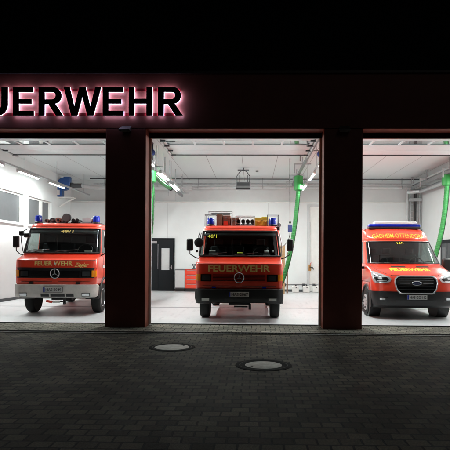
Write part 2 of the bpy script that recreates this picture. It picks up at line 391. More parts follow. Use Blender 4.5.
# left wall with window band
WZ0, WZ1 = 2.65, 3.73
wins = [(0.9, 3.2), (3.75, 7.25), (7.68, 9.85)]
lw = MB(); X0, X1 = HX0 - 0.35, HX0
lw.box(X0, X1, DJ, HY1 + 0.3, 0, WZ0); lw.box(X0, X1, DJ, HY1 + 0.3, WZ1, HZ)
ys = [DJ] + [y for w in wins for y in w] + [HY1 + 0.3]
for i in range(0, len(ys), 2): lw.box(X0, X1, ys[i], ys[i + 1], WZ0, WZ1)
lw.build('left_wall', 'wall_white', st, smooth=False)
for k, (y0, y1) in enumerate(wins):
    fr = MB(); t = 0.07; xf0, xf1 = HX0 - 0.16, HX0 - 0.09
    fr.box(xf0, xf1, y0, y1, WZ0, WZ0 + t); fr.box(xf0, xf1, y0, y1, WZ1 - t, WZ1)
    fr.box(xf0, xf1, y0, y0 + t, WZ0 + t, WZ1 - t); fr.box(xf0, xf1, y1 - t, y1, WZ0 + t, WZ1 - t)
    if k == 2: fr.box(xf0 - .01, xf1 + .01, 8.87, 9.12, WZ0 + t, WZ1 - t)
    w = fr.build('window', 'white_paint', st, bevel=0.004)
    bx(xf0 + 0.02, xf0 + 0.04, y0 + t, y1 - t, WZ0 + t, WZ1 - t).build('pane', 'window_frosted', w)
    bx(HX0 - 0.10, HX0 + 0.05, y0 - 0.02, y1 + 0.02, WZ0 - 0.04, WZ0 - 0.001).build('sill', 'light_grey', w, bevel=0.004)
bx(HX1, HX1 + 0.35, DJ, HY1 + 0.3, 0, HZ).build('right_wall', 'wall_white', st, smooth=False)
bw = MB(); bw.box(HX0, HX1, HY1, HY1 + 0.3, 0, HZ); bw.build('back_wall', 'wall_lining', st)
bx(HX0, HX1, HY1 - 0.10, HY1, 0.0, 3.95).build('wall_lining', 'wall_white', st, bevel=0.006)
bx(HX0, HX1, HY1 - 0.13, HY1, 3.95, 4.0).build('lining_ledge', 'white_paint', st, bevel=0.004)
sk = MB(); sk.box(HX0, HX1, HY1 - 0.115, HY1 - 0.10, 0.018, 0.12); sk.box(HX0, HX0 + 0.015, DJ + .1, HY1 - 0.1, 0.018, 0.12)
sk.build('skirting', 'dark_grey', st)
bx(HX0 - 0.35, HX1 + 0.35, DJ, HY1 + 0.3, HZ, HZ + 0.06).build('ceiling', 'ceiling_panels', st)
bx(HX0 - 0.35, HX1 + 0.35, DJ, HY1 + 0.3, HZ + 0.061, HZ + 0.26).build('roof', 'cap', st)
# wall joints on back wall: vertical pilaster edges
for x in (at(168, 240, HY1)[0], at(268, 240, HY1)[0]): MB().box(x - 0.006, x + 0.006, HY1 - 0.105, HY1 - 0.0, 0.12, 3.94).build('expansion_joint', 'light_grey', st)

# sectional doors, raised under the ceiling
def sectional_door(x0, x1):
    root = MB(); z = 4.50; y0, y1 = 0.95, 4.0; n = 5; L = (y1 - y0) / n
    a, b = x0 - 0.04, x1 + 0.04
    glass_sec = 1
    for i in range(n):
        ya, yb = y0 + i * L + 0.004, y0 + (i + 1) * L - 0.004
        if i == 2:
            root.box(a, b, ya, ya + 0.06, z, z + 0.045); root.box(a, b, yb - 0.06, yb, z, z + 0.045)
            for k in range(6):
                xx = a + (b - a - 0.06) * k / 5; root.box(xx, xx + 0.06, ya + 0.06, yb - 0.06, z, z + 0.045)
        else: root.box(a, b, ya, yb, z, z + 0.045)
    d = root.build('sectional_door', 'door_panel', st, bevel=0.004)
    i = 2; ya, yb = y0 + i * L + 0.064, y0 + (i + 1) * L - 0.064
    for k in range(5):
        xx = a + (b - a - 0.06) * k / 5 + 0.06
        bx(xx, xx + (b - a - 0.06) / 5 - 0.06, ya, yb, z + 0.015, z + 0.03).build('pane', 'door_glass', d)
    bx(a, b, y1 + 0.001, y1 + 0.05, z - 0.02, z + 0.045).build('bottom_seal', 'black', d)
    for s, x in ((-1, x0 - 0.10), (1, x1 + 0.10)):
        tr = MB(); pts = [(x, 0.56, 0.1), (x, 0.56, 4.0)]
        for q in range(1, 7):
            t = q / 6 * math.pi / 2; pts.append((x, 0.56 + 0.45 * (1 - math.cos(t)), 4.05 + 0.45 * math.sin(t)))
        pts += [(x, 4.35, z)]
        tr.tube(pts, 0.028, 6)
        tr.box(x - 0.02, x + 0.02, 0.6, 4.35, z + 0.03, z + 0.09)
        tr.build('track', 'zinc', d)
        hg = MB()
        for yy in (2.3, 4.25):
            hg = MB(); hg.box(x - 0.02, x + 0.02, yy - 0.02, yy + 0.02, z + 0.09, HZ)
            hg.box(x - 0.02 if s < 0 else x - 0.28, x + 0.28 if s < 0 else x + 0.02, yy + 0.021, yy + 0.04, z + 0.16, z + 0.20)
            if yy > 4: hg.tube([(x, 4.25, z + 0.1), (x, 3.75, HZ - 0.02)], 0.014, 6)
            hg.build('track_hanger', 'zinc', d)
    hw = MB()   # rollers, brackets at seal
    for k in range(n + 1):
        yy = y0 + k * L
        for s, x in ((1, x0), (-1, x1)):
            hw = MB(); hw.box(x - 0.05, x + 0.05, yy - 0.03, yy + 0.03, z - 0.03, z - 0.001)
            hw.cyl((x - 0.10 * s, yy, z - 0.015), (x + 0.04 * s, yy, z - 0.015), 0.02, n=8)
            hw.build('hinge', 'dark_grey', d)
    sp = MB(); sp.cyl((x0 - 0.15, 0.66, 4.78), (x1 + 0.15, 0.66, 4.78), 0.02, n=10); sp.cyl((x0 + 0.3, 0.66, 4.78), (x1 - 0.3, 0.66, 4.78), 0.05, n=14)
    sp.build('spring_shaft', 'steel', d)
    return d
for a, b in ((LJ, P1a), (P1b, P2a), (P2b, RJ)): sectional_door(a, b)

# back wall: dark double door
def back_door():
    yb = HY1 - 0.10
    xr, zt = at(174.8, 238.2, yb); xm = at(158.8, 250, yb)[0]; xl = xm - (xr - xm) - 0.12
    fr = MB(); fr.box(xl - 0.06, xl, yb - 0.06, yb, 0.02, zt); fr.box(xr - 0.05, xr, yb - 0.06, yb, 0.02, zt); fr.box(xl, xr - 0.05, yb - 0.06, yb, zt - 0.06, zt)
    d = fr.build('double_door', 'anthracite', st, bevel=0.004)
    bx(xl + 0.004, xm - 0.004, yb - 0.045, yb - 0.01, 0.03, zt - 0.064).build('leaf', 'anthracite', d, bevel=0.003)
    # right leaf with window
    wx0, wz1 = at(161.8, 248.2, yb); wx1, wz0 = at(169.6, 270, yb)
    lf = MB(); y0, y1 = yb - 0.075, yb - 0.035
    x0, x1, z0, z1 = xm + 0.004, xr - 0.054, 0.03, zt - 0.064
    lf.box(x0, wx0, y0, y1, z0, z1); lf.box(wx1, x1, y0, y1, z0, z1); lf.box(wx0, wx1, y0, y1, z0, wz0); lf.box(wx0, wx1, y0, y1, wz1, z1)
    l = lf.build('leaf', 'anthracite', d)
    bx(wx0, wx1, y0 + 0.012, y0 + 0.02, wz0, wz1).build('pane', 'light_grey', l)
    h = MB(); h.tube([(x1 - 0.08, y0 - 0.002, 1.08), (x1 - 0.08, y0 - 0.06, 1.08), (x1 - 0.22, y0 - 0.06, 1.08)], 0.012, 8)
    h.box(x1 - 0.11, x1 - 0.05, y0 - 0.008, y0, 0.98, 1.18); h.build('handle', 'steel', d)
    bx(xl + 0.06, xm - 0.08, yb - 0.065, yb - 0.046, zt - 0.24, zt - 0.13).build('door_closer', 'steel', d)
    m = MB(); m.tube([(xm - .02, yb - 0.09, 1.0), (xm - .02, yb - 0.09, 2.1)], 0.014, 8); m.build('pull_bar', 'steel', d)
back_door()
# tall pale service door right of the middle bay
yb = HY1 - 0.10
xa, za = at(307.5, 204.5, yb); xb = at(345, 204, yb)[0]
fr = MB(); fr.box(xa, xa + 0.10, yb - 0.06, yb, 0.02, za); fr.box(xb - 0.1, xb, yb - 0.06, yb, 0.02, za); fr.box(xa + 0.1, xb - 0.1, yb - 0.06, yb, za - 0.10, za)
sd_ = fr.build('service_door', 'light_grey', st, bevel=0.004)
bx(xa + 0.104, xb - 0.104, yb - 0.03, yb - 0.001, 0.03, za - 0.104).build('leaf', 'white_paint', sd_)
# dark door on the right wall
fr = MB(); fr.box(HX1 - 0.05, HX1, 8.0, 9.45, 0.02, 2.25)
rd = fr.build('side_door', 'anthracite', st, bevel=0.004)
bx(HX1 - 0.064, HX1 - 0.05, 8.15, 8.7, 0.15, 2.1).build('leaf', 'dark_grey', rd, bevel=0.003)
bx(HX1 - 0.064, HX1 - 0.05, 8.75, 9.3, 0.15, 2.1).build('leaf', 'dark_grey', rd, bevel=0.003)
bx(HX1 - 0.072, HX1 - 0.0641, 8.85, 9.2, 1.2, 1.95).build('pane', 'window_frosted', rd)

# ------------------------------------------------------------------ FEUERWEHR sign
def arc(cx, cz, r, a0, a1, n=10, rz=None):
    rz = rz or r
    return [(cx + r * math.cos(R(a0 + (a1 - a0) * i / n)), cz + rz * math.sin(R(a0 + (a1 - a0) * i / n))) for i in range(n + 1)]
T = 0.205
GL = {
 'F': ([[(0, 0), (T, 0), (T, .40), (.60, .40), (.60, .57), (T, .57), (T, .83), (.68, .83), (.68, 1), (0, 1)]], .68),
 'E': ([[(0, 0), (.74, 0), (.74, .17), (T, .17), (T, .42), (.66, .42), (.66, .58), (T, .58), (T, .83), (.72, .83), (.72, 1), (0, 1)]], .74),
 'U': ([[(0, 1), (0, .38)] + arc(.41, .38, .41, 180, 360, 16, .40) + [(.82, 1), (.82 - T, 1), (.82 - T, .38)] + arc(.41, .38, .205, 360, 180, 12, .215) + [(T, 1)]], .82),
 'R': ([[(0, 0), (T, 0), (T, .40), (.34, .40), (.60, 0), (.86, 0), (.575, .425)] + arc(.50, .705, .295, -68, 90, 12) + [(0, 1)],
        [(T, .57), (T, .83), (.45, .83)] + arc(.46, .70, .13, 90, -90, 8) + []], .86),
 'W': ([[(0, 1), (.27, 0), (.48, 0), (.655, .66), (.83, 0), (1.04, 0), (1.31, 1), (1.10, 1), (.935, .32), (.765, 1), (.55, 1), (.375, .32), (.21, 1)]], 1.31),
 'H': ([[(0, 0), (T, 0), (T, .42), (.62, .42), (.62, 0), (.82, 0), (.82, 1), (.62, 1), (.62, .59), (T, .59), (T, 1), (0, 1)]], .82),
}
def glyph(ch, w, h, depth, grow=0.0):
    polys, gw = GL[ch]; c = bpy.data.curves.new('g', 'CURVE'); c.dimensions = '2D'; c.fill_mode = 'BOTH'; c.extrude = depth / 2; c.offset = grow
    for p in polys:
        s = c.splines.new('POLY'); s.points.add(len(p) - 1); s.use_cyclic_u = True
        for i, (x, z) in enumerate(p): s.points[i].co = (x / gw * w, z * h, 0, 1)
    o = bpy.data.objects.new('g', c); col.objects.link(o); dg = bpy.context.evaluated_depsgraph_get()
    e = o.evaluated_get(dg); me = e.to_mesh(); vs = [v.co.copy() for v in me.vertices]; fs = [tuple(p.vertices) for p in me.polygons]
    e.to_mesh_clear(); bpy.data.objects.remove(o); bpy.data.curves.remove(c)
    return vs, fs
sign = thing('illuminated_sign', 'black FEUERWEHR letters backlit in pinkish white on the dark red facade', 'sign', (0, 0, 0))
spans = [('F', -67.5, -49), ('E', -43.5, -23), ('U', -17, 7.8), ('E', 13.2, 33.9), ('R', 38.8, 63.6), ('W', 63.8, 101.3), ('E', 102.8, 123.9), ('H', 128.8, 152.2), ('R', 158, 183)]
ztop = at(100, 87.2, -0.075)[1]; zbot = at(100, 115.7, -0.075)[1]; hh = ztop - zbot
for ch, a, b in spans:
    xa, xb = at(a, 100, -0.075)[0], at(b, 100, -0.075)[0]
    vs, fs = glyph(ch, xb - xa, hh, 0.035)
    mb = MB(); mb.add([(v.x + xa, -0.075 - v.z, v.y + zbot) for v in vs], fs); lt = mb.build('letter', 'sign_black', sign, smooth=False)
    vs, fs = glyph(ch, xb - xa, hh, 0.012, 0.0)
    mb = MB(); mb.add([(v.x + xa, -0.050 - v.z, v.y + zbot) for v in vs], fs); mb.build('led_back', 'led', lt, smooth=False)
rl = at(-69, 100, -0.07)[0]; rr = at(181, 100, -0.07)[0]
for z in (ztop - 0.075, zbot + 0.01):
    mb = MB(); mb.box(rl, rr, -0.042, -0.025, z, z + 0.055)
    for k in range(9): x = rl + (rr - rl) * (k + .5) / 9; mb.box(x - .01, x + .01, -0.025, 0, z + .015, z + .035)
    mb.build('mounting_rail', 'sign_rail', sign)

# small unlit lamps on the pillars
def wall_lamp(x, z, label):
    t = thing('wall_lamp', label, 'lamp', (x, 0, z), 0, 'small lamps on the pillars')
    b = MB(); b.add([(-.13, -.14, 0), (.11, -.14, 0), (-.09, -.001, 0.10), (.12, -.001, .10), (-.13, -.14, -.03), (.11, -.14, -.03), (-.09, -.001, -.03), (.12, -.001, -.03)],
                    [(0, 1, 3, 2), (4, 6, 7, 5), (0, 4, 5, 1), (2, 3, 7, 6), (0, 2, 6, 4), (1, 5, 7, 3)])
    b.build('lamp_housing', 'dark_grey', t, bevel=0.008)
    bx(-.10, .08, -.12, -.03, -.036, -.0301).build('lens', 'grey_paint', t)
x, z = at(126, 130.5, 0); wall_lamp(x, z, 'unlit grey wall lamp on the left pillar below the letters')
x, z = at(344, 130.5, 0); wall_lamp(x, z, 'unlit grey wall lamp on the right pillar')

# ------------------------------------------------------------------ forecourt metalwork
dc = thing('drain_channel', 'long slotted iron drain channel across the forecourt', 'drain', (0, -0.74, 0))
k = MB(); k.box(-9.2, 8.4, 0.085, 0.13, -0.02, 0.012); k.build('rear_kerb', 'concrete_kerb', dc)
k = MB(); k.box(-9.2, 8.4, -0.13, -0.085, -0.02, 0.012); k.build('front_kerb', 'concrete_kerb', dc)
g = MB(); g.box(-9.2, 8.4, -0.085, -0.068, 0.0, 0.014); g.box(-9.2, 8.4, 0.068, 0.085, 0.0, 0.014); g.box(-9.2, 8.4, -0.007, 0.007, 0.0, 0.0135)
n = 620
for i in range(n):
    x = -9.2 + 17.6 * (i + .5) / n; g.box(x - .008, x + .008, -0.068, 0.068, 0.0, 0.013)
g.build('grate', 'manhole_iron', dc, smooth=False)
bx(-9.2, 8.4, -0.085, 0.085, 0.0015, 0.003).build('channel_bed', 'black', dc)
def manhole(px, py, r, ri, label):
    x, y = gnd(px, py)
    t = thing('manhole_cover', label, 'manhole cover', (x, y, 0), 0, 'round manhole covers in the forecourt')
    MB().lathe([(r, -0.02), (r, 0.004), (r - .010, 0.006), (r - 0.055, 0.006), (r - 0.06, 0.002)], (0, 0, 0), n=64).build('surround_ring', 'manhole_iron', t)
    MB().lathe([(r - 0.063, 0.001), (r - 0.063, 0.003), (r - .068, 0.007), (ri + 0.002, 0.007), (ri, 0.003)], (0, 0, 0), n=64).build('iron_rim', 'manhole_iron', t)
    MB().tube([((r - .06) * math.cos(a * math.pi / 32), (r - .06) * math.sin(a * math.pi / 32), .004) for a in range(64)], .006, 6, closed=True).build('frame_lip', 'rim_iron', t)
    MB().lathe([(ri - .002, 0.001), (ri - .002, 0.004), (ri - .02, 0.008)], (0, 0, 0), n=64).build('concrete_infill', 'concrete', t)
    h = MB()
    for a in (0.6, 0.6 + math.pi): h.cyl((ri * .75 * math.cos(a), ri * .75 * math.sin(a), 0.005), (ri * .75 * math.cos(a), ri * .75 * math.sin(a), 0.0100), 0.018, n=12)
    h.build('lifting_eye', 'manhole_iron', t)
manhole(172, 347.3, 0.385, 0.29, 'manhole cover with pale concrete centre nearer the left pillar')
manhole(263.5, 365.2, 0.395, 0.26, 'manhole cover with wide black ring nearest the viewer')
k = MB(); k.box(HX0 + .02, HX1 - .02, 1.62, 1.66, 0.0175, 0.0195)
xx, yy = gnd(320, 308.5, .02)
fd = thing('floor_drain', 'narrow slot drain crossing the light hall floor', 'drain', (0, yy, 0.018))
bx(HX0 + .3, HX1 - .3, -.05, -.035, -0.004, 0.003).build('drain_edge', 'zinc', fd); bx(HX0 + .3, HX1 - .3, .035, .05, -0.004, 0.003).build('drain_edge', 'zinc', fd)
bx(HX0 + .3, HX1 - .3, -.035, .035, -0.003, 0.0015).build('drain_slot', 'dark_grey', fd)

# ------------------------------------------------------------------ lights on trunking rails
def make_light():
    t = thing('ceiling_light', 'x', 'ceiling light')
    bx(-.042, .042, -.74, .74, .012, .06).box(-.042, -.038, -.74, .74, -.012, .012).box(.038, .042, -.74, .74, -.012, .012).build('housing', 'light_grey', t, bevel=.006)
    MB().cyl((0, -.71, -.012), (0, .71, -.012), .018, n=12).build('tube', 'tube', t)
    e = MB(); e.box(-.0375, .0375, -.739, -.712, -.035, .011); e.box(-.0375, .0375, .712, .739, -.035, .011); e.build('end_cap', 'white_paint', t)
    return t
row_lab = [((2.77, 5.15, 7.5), -7.1, 4.09, 'in the row along the left wall'), ((1.80, 3.4, 6.07, 8.65), -2.95, 4.2, 'in the row with an added front lamp behind the left pillar'), ((1.80, 3.4, 6.07, 8.65), 1.93, 4.2, 'in the row with an added front lamp behind the right pillar'), ((1.30, 3.5, 5.7), 7.0, 4.2, 'in the row with an added front lamp by the right wall')]  # pillar and right-wall rows: front lamp is unseen, added to brighten floor and fronts
ords = ['frontmost', 'second', 'third', 'fourth']
L0 = make_light(); first = True
for ycs, x, z, ph in row_lab:
    tr = MB(); tr.box(x - .03, x + .03, .6, 11.2 if x < 6 else 6.5, z + .071, z + .12)
    tr = tr.build('lighting_rail', 'zinc'); tag(tr, 'thin grey rail carrying the tube lights ' + ph, 'rail', 'lighting rails under the ceiling')
    w = MB()
    for y in (2.0, 4.9, 7.5, 10.5)[:4 if x < 6 else 2]: w.cyl((x, y, z + .12), (x, y, HZ), .006, n=6); w.build('suspension_wire', 'steel', tr); w = MB()
    for i, y in enumerate(ycs):
        o = L0 if first else copy_tree(L0); first = False
        o.location = (x, y, z); o['group'] = 'tube lights under the hall ceiling'
        o['label'] = ords[i] + ' lit white tube light ' + ph
        if i == len(ycs) - 1: o['label'] = 'rearmost lit white tube light ' + ph
# extra lamp on the back wall side is not in the picture

# ------------------------------------------------------------------ pipes and trays along the back wall and right wall
def pipe(name, pts, r, m, label, cat, group=None, n=12, clips=None):
    t = thing(name, label, cat, pts[0], 0, group); o = Vector(pts[0])
    MB().tube([Vector(p) - o for p in pts], r, n).build('pipe_run', m, t)
    if clips:
        c = MB()
        for p in clips:
            p = Vector(p) - o; c.box(p.x - .015, p.x + .015, p.y - r - .012, p.y + .05, p.z - r - .012, p.z + r + .012); c.cyl((p.x, p.y, p.z + r), (p.x, p.y, HZ - o.z), .008, n=6)
        c.build('pipe_clip', 'steel', t)
    return t
cl = lambda y, z: [(x, y, z) for x in (-6.5, -4.6, -2.4, -.6, .4, 2.2, 4.2, 6.4)]
pipe('heating_pipe', [(-7.0, 11.4, 4.56), (7.0, 11.4, 4.56)], .055, 'light_grey', 'thick pale pipe, lowest of the pipes along the back wall', 'pipe', 'pipes under the ceiling along the back wall', 14, cl(11.4, 4.56))
pipe('heating_pipe', [(-7.0, 11.5, 4.72), (7.0, 11.5, 4.72)], .035, 'zinc', 'middle slimmer pipe along the back wall', 'pipe', 'pipes under the ceiling along the back wall', 10, cl(11.5, 4.72))
pipe('heating_pipe', [(-7.0, 11.0, 4.86), (7.0, 11.0, 4.86)], .022, 'dark_grey', 'thin dark pipe, topmost under the ceiling at the back', 'pipe', 'pipes under the ceiling along the back wall', 8)
# cable tray along right wall and riser ladder
ct = thing('cable_tray', 'grey steel cable tray running along the right wall', 'cable tray', (6.9, 6, 4.62))
t = MB(); t.box(-.18, .18, -4.6, 5.3, 0, .006); t.box(-.18, -.174, -4.6, 5.3, .006, .06); t.box(.174, .18, -4.6, 5.3, .006, .06); t.build('tray', 'zinc', ct)
t = MB()
for i in range(5): t.tube([(-.13 + i * .06, -4.5, .03), (-.13 + i * .06, 0, .035), (-.13 + i * .06, 5.25, .03)], .016, 6)
t.build('cable', 'dark_grey', ct)
for y in (-4, -1.6, .8, 3.2, 5):
    t = MB(); t.box(-.24, .48, y - .02, y + .02, -.045, -.001); t.box(-.24, -.2, y - .02, y + .02, 0, .35); t.build('bracket', 'zinc', ct)
pipe('exhaust_duct', [(7.05, 1.5, 4.36), (7.05, 10.9, 4.36), (6.6, 11.3, 4.36)], .09, 'zinc', 'round silver duct below the tray by the right wall', 'duct', None, 16)
rx = at(415.5, 200, 11.8)[0]
cr = thing('cable_ladder', 'vertical cable ladder with black cables in the rear right corner', 'cable ladder', (rx, 11.85, 0))
t = MB(); t.box(-.22, -.19, -.03, .03, .3, 4.6); t.box(.16, .20, -.03, .03, .3, 4.6)
for i in range(15): t.box(-.19, .16, -.01, .01, .5 + i * .28, .53 + i * .28)
t.build('rail', 'zinc', cr)
t = MB()
for i in range(3): t.tube([(-.06 + i * .045, -.03, .4), (-.06 + i * .045, -.03, 4.62)], .02, 6)
t.build('cable', 'black', cr)
t = MB(); t.box(-.30, .26, -.09, -.04, 4.02, 4.16); t.cyl((-.25, -.09, 4.1), (-.25, -.16, 4.1), .05, n=10); t.build('bracket', 'zinc', cr)
pipe('down_pipe', [(rx - .32, 11.9, .1), (rx - .32, 11.9, 4.5), (rx - .1, 11.6, 4.7), (rx - .1, 9, 4.75)], .05, 'light_grey', 'pale vertical pipe beside the cable ladder', 'pipe', None, 12)

# ------------------------------------------------------------------ exhaust extraction
def bez(p0, p1, p2, p3, n=20):
    p0, p1, p2, p3 = map(Vector, (p0, p1, p2, p3))
    return [((1 - t) ** 3) * p0 + 3 * ((1 - t) ** 2) * t * p1 + 3 * (1 - t) * t * t * p2 + t ** 3 * p3 for t in [i / n for i in range(n + 1)]]
def extraction(x, y, ztop_, zbox, path, hr, label, rail_lab, rx0=None):
    rl_ = thing('exhaust_rail', rail_lab, 'rail', (x, 0, 0), 0, 'extraction rails over the bays')
    MB().box(-.035, .035, 1.7, 11.2, ztop_ + .06, ztop_ + .17).build('rail_profile', 'grey_paint', rl_, bevel=.01)
    h = MB()
    for yy in (2.6, 4.6, 6.8, 9.2, 11.0):
        h = MB(); h.box(-.02, .02, yy - .02, yy + .02, ztop_ + .17, HZ); h.box(-.30, .30, yy + .021, yy + .05, ztop_ + .20, ztop_ + .235)
        h.box(-.29, -.25, yy + .021, yy + .05, ztop_ - .10, ztop_ + .20)
        h.build('rail_hanger', 'zinc', rl_)
    t = thing('exhaust_hose', label, 'hose', (x, y, 0), 0, 'green exhaust extraction hoses')
    b = MB(); b.lathe([(.10, ztop_ + .055), (.165, ztop_ + .02), (.17, zbox), (.12, zbox - .03)], (0, 0, 0), n=24); b.build('hose_collar', 'green_box', t)
    pts = [Vector(p) - Vector((x, y, 0)) for p in path]
    fine = []
    for a, b in zip(pts, pts[1:]):
        for q in range(12): fine.append(a.lerp(b, q / 12))
    fine.append(pts[-1]); hp = MB(); hp.tube(fine, [hr * (1 if (q // 2) % 2 else .93) for q in range(len(fine))], 14); hp.build('hose', 'green_hose', t)
    w = MB(); w.tube([p + Vector((hr * .8, -hr * .8, 0)) for p in pts[::2]], .008, 6); w.build('support_cable', 'black', t)
    e = pts[-1]; MB().cyl(e, e + Vector((-.1, -.12, -.12)), hr * 1.15, hr * 1.3, n=14).build('nozzle', 'black', t)
xg, zg = at(298.6, 184, 8.3)
z1 = at(298, 177, 8.3)[1]; z2 = at(298, 190, 8.3)[1]
pa = at(291, 232, 8.25)[0]; pb_, pbz = at(279.5, 296, 8.2)
extraction(xg, 8.3, z1, z2, bez((xg, 8.3, z2), (xg - .12, 8.3, 2.6), (xg - .28, 8.25, 1.3), (pb_, 8.2, .42)), .085,
           'green exhaust hose hanging beside the middle fire engine', 'grey rail over the middle bay carrying the green hose')
xg2 = at(150.6, 180, 4.3)[0]; z1 = at(150, 172, 4.3)[1]; z2 = at(150, 182, 4.3)[1]
extraction(xg2, 4.3, z1, z2, [(xg2, 4.3, z2)] + [(at(a_, b_, 4.32)[0], 4.32, at(a_, b_, 4.32)[1]) for a_, b_ in ((152.0, 190), (151.8, 200), (151.4, 212), (150.8, 225), (149.6, 238))] + [(-3.25, 4.5, 1.6), (-3.5, 5.2, .9), (-4.0, 6.3, .45)], .085,
           'green exhaust hose mostly hidden behind the left pillar', 'grey rail over the left bay beside the left pillar')
xg3 = at(447, 180, 7.2)[0]; z1 = at(447, 176, 7.2)[1]; z2 = at(447, 185, 7.2)[1]
extraction(xg3, 7.2, z1, z2, bez((xg3, 7.2, z2), (xg3 - .05, 7.2, 3), (xg3 - .2, 7.2, 1.9), (xg3 - .75, 7.4, .45)), .085,
           'green exhaust hose hanging right of the rescue van', 'grey rail over the right bay near the wall')
# second hose draped along the rail in the middle bay
hx0, hz0 = at(154, 174.5, 4.6); hx1, hz1 = at(170.5, 188.5, 7.6)
sh = thing('spare_hose', 'green hose draped in a slope under the ceiling, left of middle bay', 'hose', (hx0, 4.6, hz0))
e_ = Vector((hx1 - hx0, 3.0, hz1 - hz0))
pp_ = bez((0, 0, 0), e_ * .3 + Vector((0, 0, -.10)), e_ * .7 + Vector((0, 0, -.06)), e_, 60)
MB().tube(pp_, [.06 * (1 if (q // 2) % 2 else .9) for q in range(61)], 10).build('hose', 'green_hose', sh)
MB().cyl(e_, e_ + Vector((.02, .25, .02)), .085, .06, n=14).build('nozzle', 'black', sh)
for q in (8, 30, 54): MB().tube([pp_[q] + Vector((0, 0, .06)), Vector((pp_[q].x, pp_[q].y, HZ - hz0))], .007, 6).build('suspension_wire', 'steel', sh)

# hanging cable balancers near both pillars
def reel(x, y, z, m, label):
    t = thing('cable_reel', label, 'cable reel', (x, y, z), 0, 'reels hung beside the pillars')
    MB().lathe([(.06, -.05), (.085, -.035), (.085, .035), (.06, .05)], (0, 0, 0), 'y', 24).build('drum', m, t)
    b = MB(); b.box(-.02, .02, -.09, -.075, -.05, .24); b.box(-.02, .02, .075, .09, -.05, .24); b.box(-.03, .03, -.09, .09, .24, .26); b.cyl((0, 0, .26), (0, 0, HZ - z), .01, n=6)
    b.build('bracket', 'dark_grey', t)
    MB().tube([(.08, 0, 0), (.085, 0, -.2), (.07, 0, -.5)], .01, 6).build('cable', 'black', t)
x, z = at(152.0, 152.5, 2.6); reel(x, y=2.6, z=z, m='navy', label='small navy reel hung by the left pillar of the middle bay')
x, z = at(320.3, 154, 2.6); reel(x, 2.6, z, 'navy', 'small navy reel hung by the right pillar of the middle bay')

# charging lead hanging by the truck
x, z = at(290, 228, 7.0); xq, zq = at(290, 185, 7.0)
chg = thing('charging_lead', 'navy plug hanging on a black cable right of the middle fire engine', 'cable', (x, 7.0, z))
MB().tube([(0, 0, .2), (-.01, 0, 1.0), (-.02, 0, HZ - z)], .012, 6).build('cable', 'black', chg)
MB().box(-.075, .075, -.06, .06, -.14, .12).build('plug', 'navy', chg, bevel=.02)
MB().cyl((0, 0, .16), (0, 0, .22), .04, n=10).build('gland', 'black', chg)
MB().tube(bez((0, 0, -.14), (0, -.05, -.5), (-.3, -.5, -.7), (-.42, -1.2, -.72), 12), .012, 6).build('lead', 'black', chg)

# unit hanging from the ceiling in the middle bay
xu, zu = at(243.3, 186, 8.9)
un = thing('heater_unit', 'grey box unit hanging from a frame under the middle bay ceiling', 'heater', (xu, 8.9, zu))
MB().box(-.29, .29, -.2, .2, -.14, .12).build('casing', 'grey_paint', un, bevel=.03)
MB().box(-.26, .26, -.22, -.201, -.16, -.10).build('vent_slot', 'black', un)
MB().box(-.24, .24, -.215, -.201, -.02, .10).build('grille', 'dark_grey', un)
f = MB(); top = HZ - zu
for s in (-1, 1):
    f.tube([(s * .24, 0, .12), (s * .25, 0, .38), (s * .12, 0, .56), (0, 0, .60)], .016, 6)
f.box(-.22, .22, -.03, .03, .60, .63); f.box(-.02, .02, -.02, .02, .60, top)
f.tube([(.17, 0, .12), (.17, 0, .42)], .012, 6); f.tube([(-.17, 0, .12), (-.17, 0, .42)], .012, 6)
f.build('hanger_frame', 'dark_grey', un)
xs, zs = at(257, 179.5, 9.5)
sp = thing('smoke_detector', 'tiny grey detector under the ceiling right of the hanging unit', 'detector', (xs, 9.5, HZ))
MB().lathe([(.05, -.06), (.06, -.03), (.06, 0)], (0, 0, 0), n=16).build('detector_body', 'grey_paint', sp)

# blue fan on the left wall
xf, zf = at(63.5, 187, 10.6)
fan = thing('exhaust_fan', 'blue radial fan on a white bracket at the left wall', 'fan', (xf, 10.6, zf))
MB().lathe([(.24, -.13), (.27, -.10), (.27, .10), (.24, .13)], (.04, 0, .12), 'y', 28).build('fan_housing', 'blue_machine', fan)
MB().box(-.30, -.02, -.16, .16, -.42, .05).build('motor_base', 'blue_machine', fan, bevel=.02)
MB().box(-.22, -.10, -.175, -.161, -.36, -.14).build('data_plate', 'white_paint', fan)
MB().box(.04, .30, -.12, .12, .2, .42).build('outlet', 'blue_machine', fan, bevel=.01)
MB().lathe([(.10, 0), (.13, .08), (.09, .16), (.09, .5)], (.28, 0, .06), 'x', 20).build('inlet_duct', 'dark_grey', fan)
b = MB(); wx = HX0 - xf
b.box(wx, .46, -.18, .18, -.47, -.43); b.tube([(wx + .02, 0, -.82), (.5, 0, -.45)], .03, 8); b.build('wall_bracket', 'white_paint', fan)
pipe('fan_duct', [(xf + .75, 10.6, zf + .06), (xf + 1.2, 10.75, zf + .0), (-2.6, 10.75, zf)], .08, 'light_grey', 'white duct from the blue fan along the left bay', 'duct', None, 16)

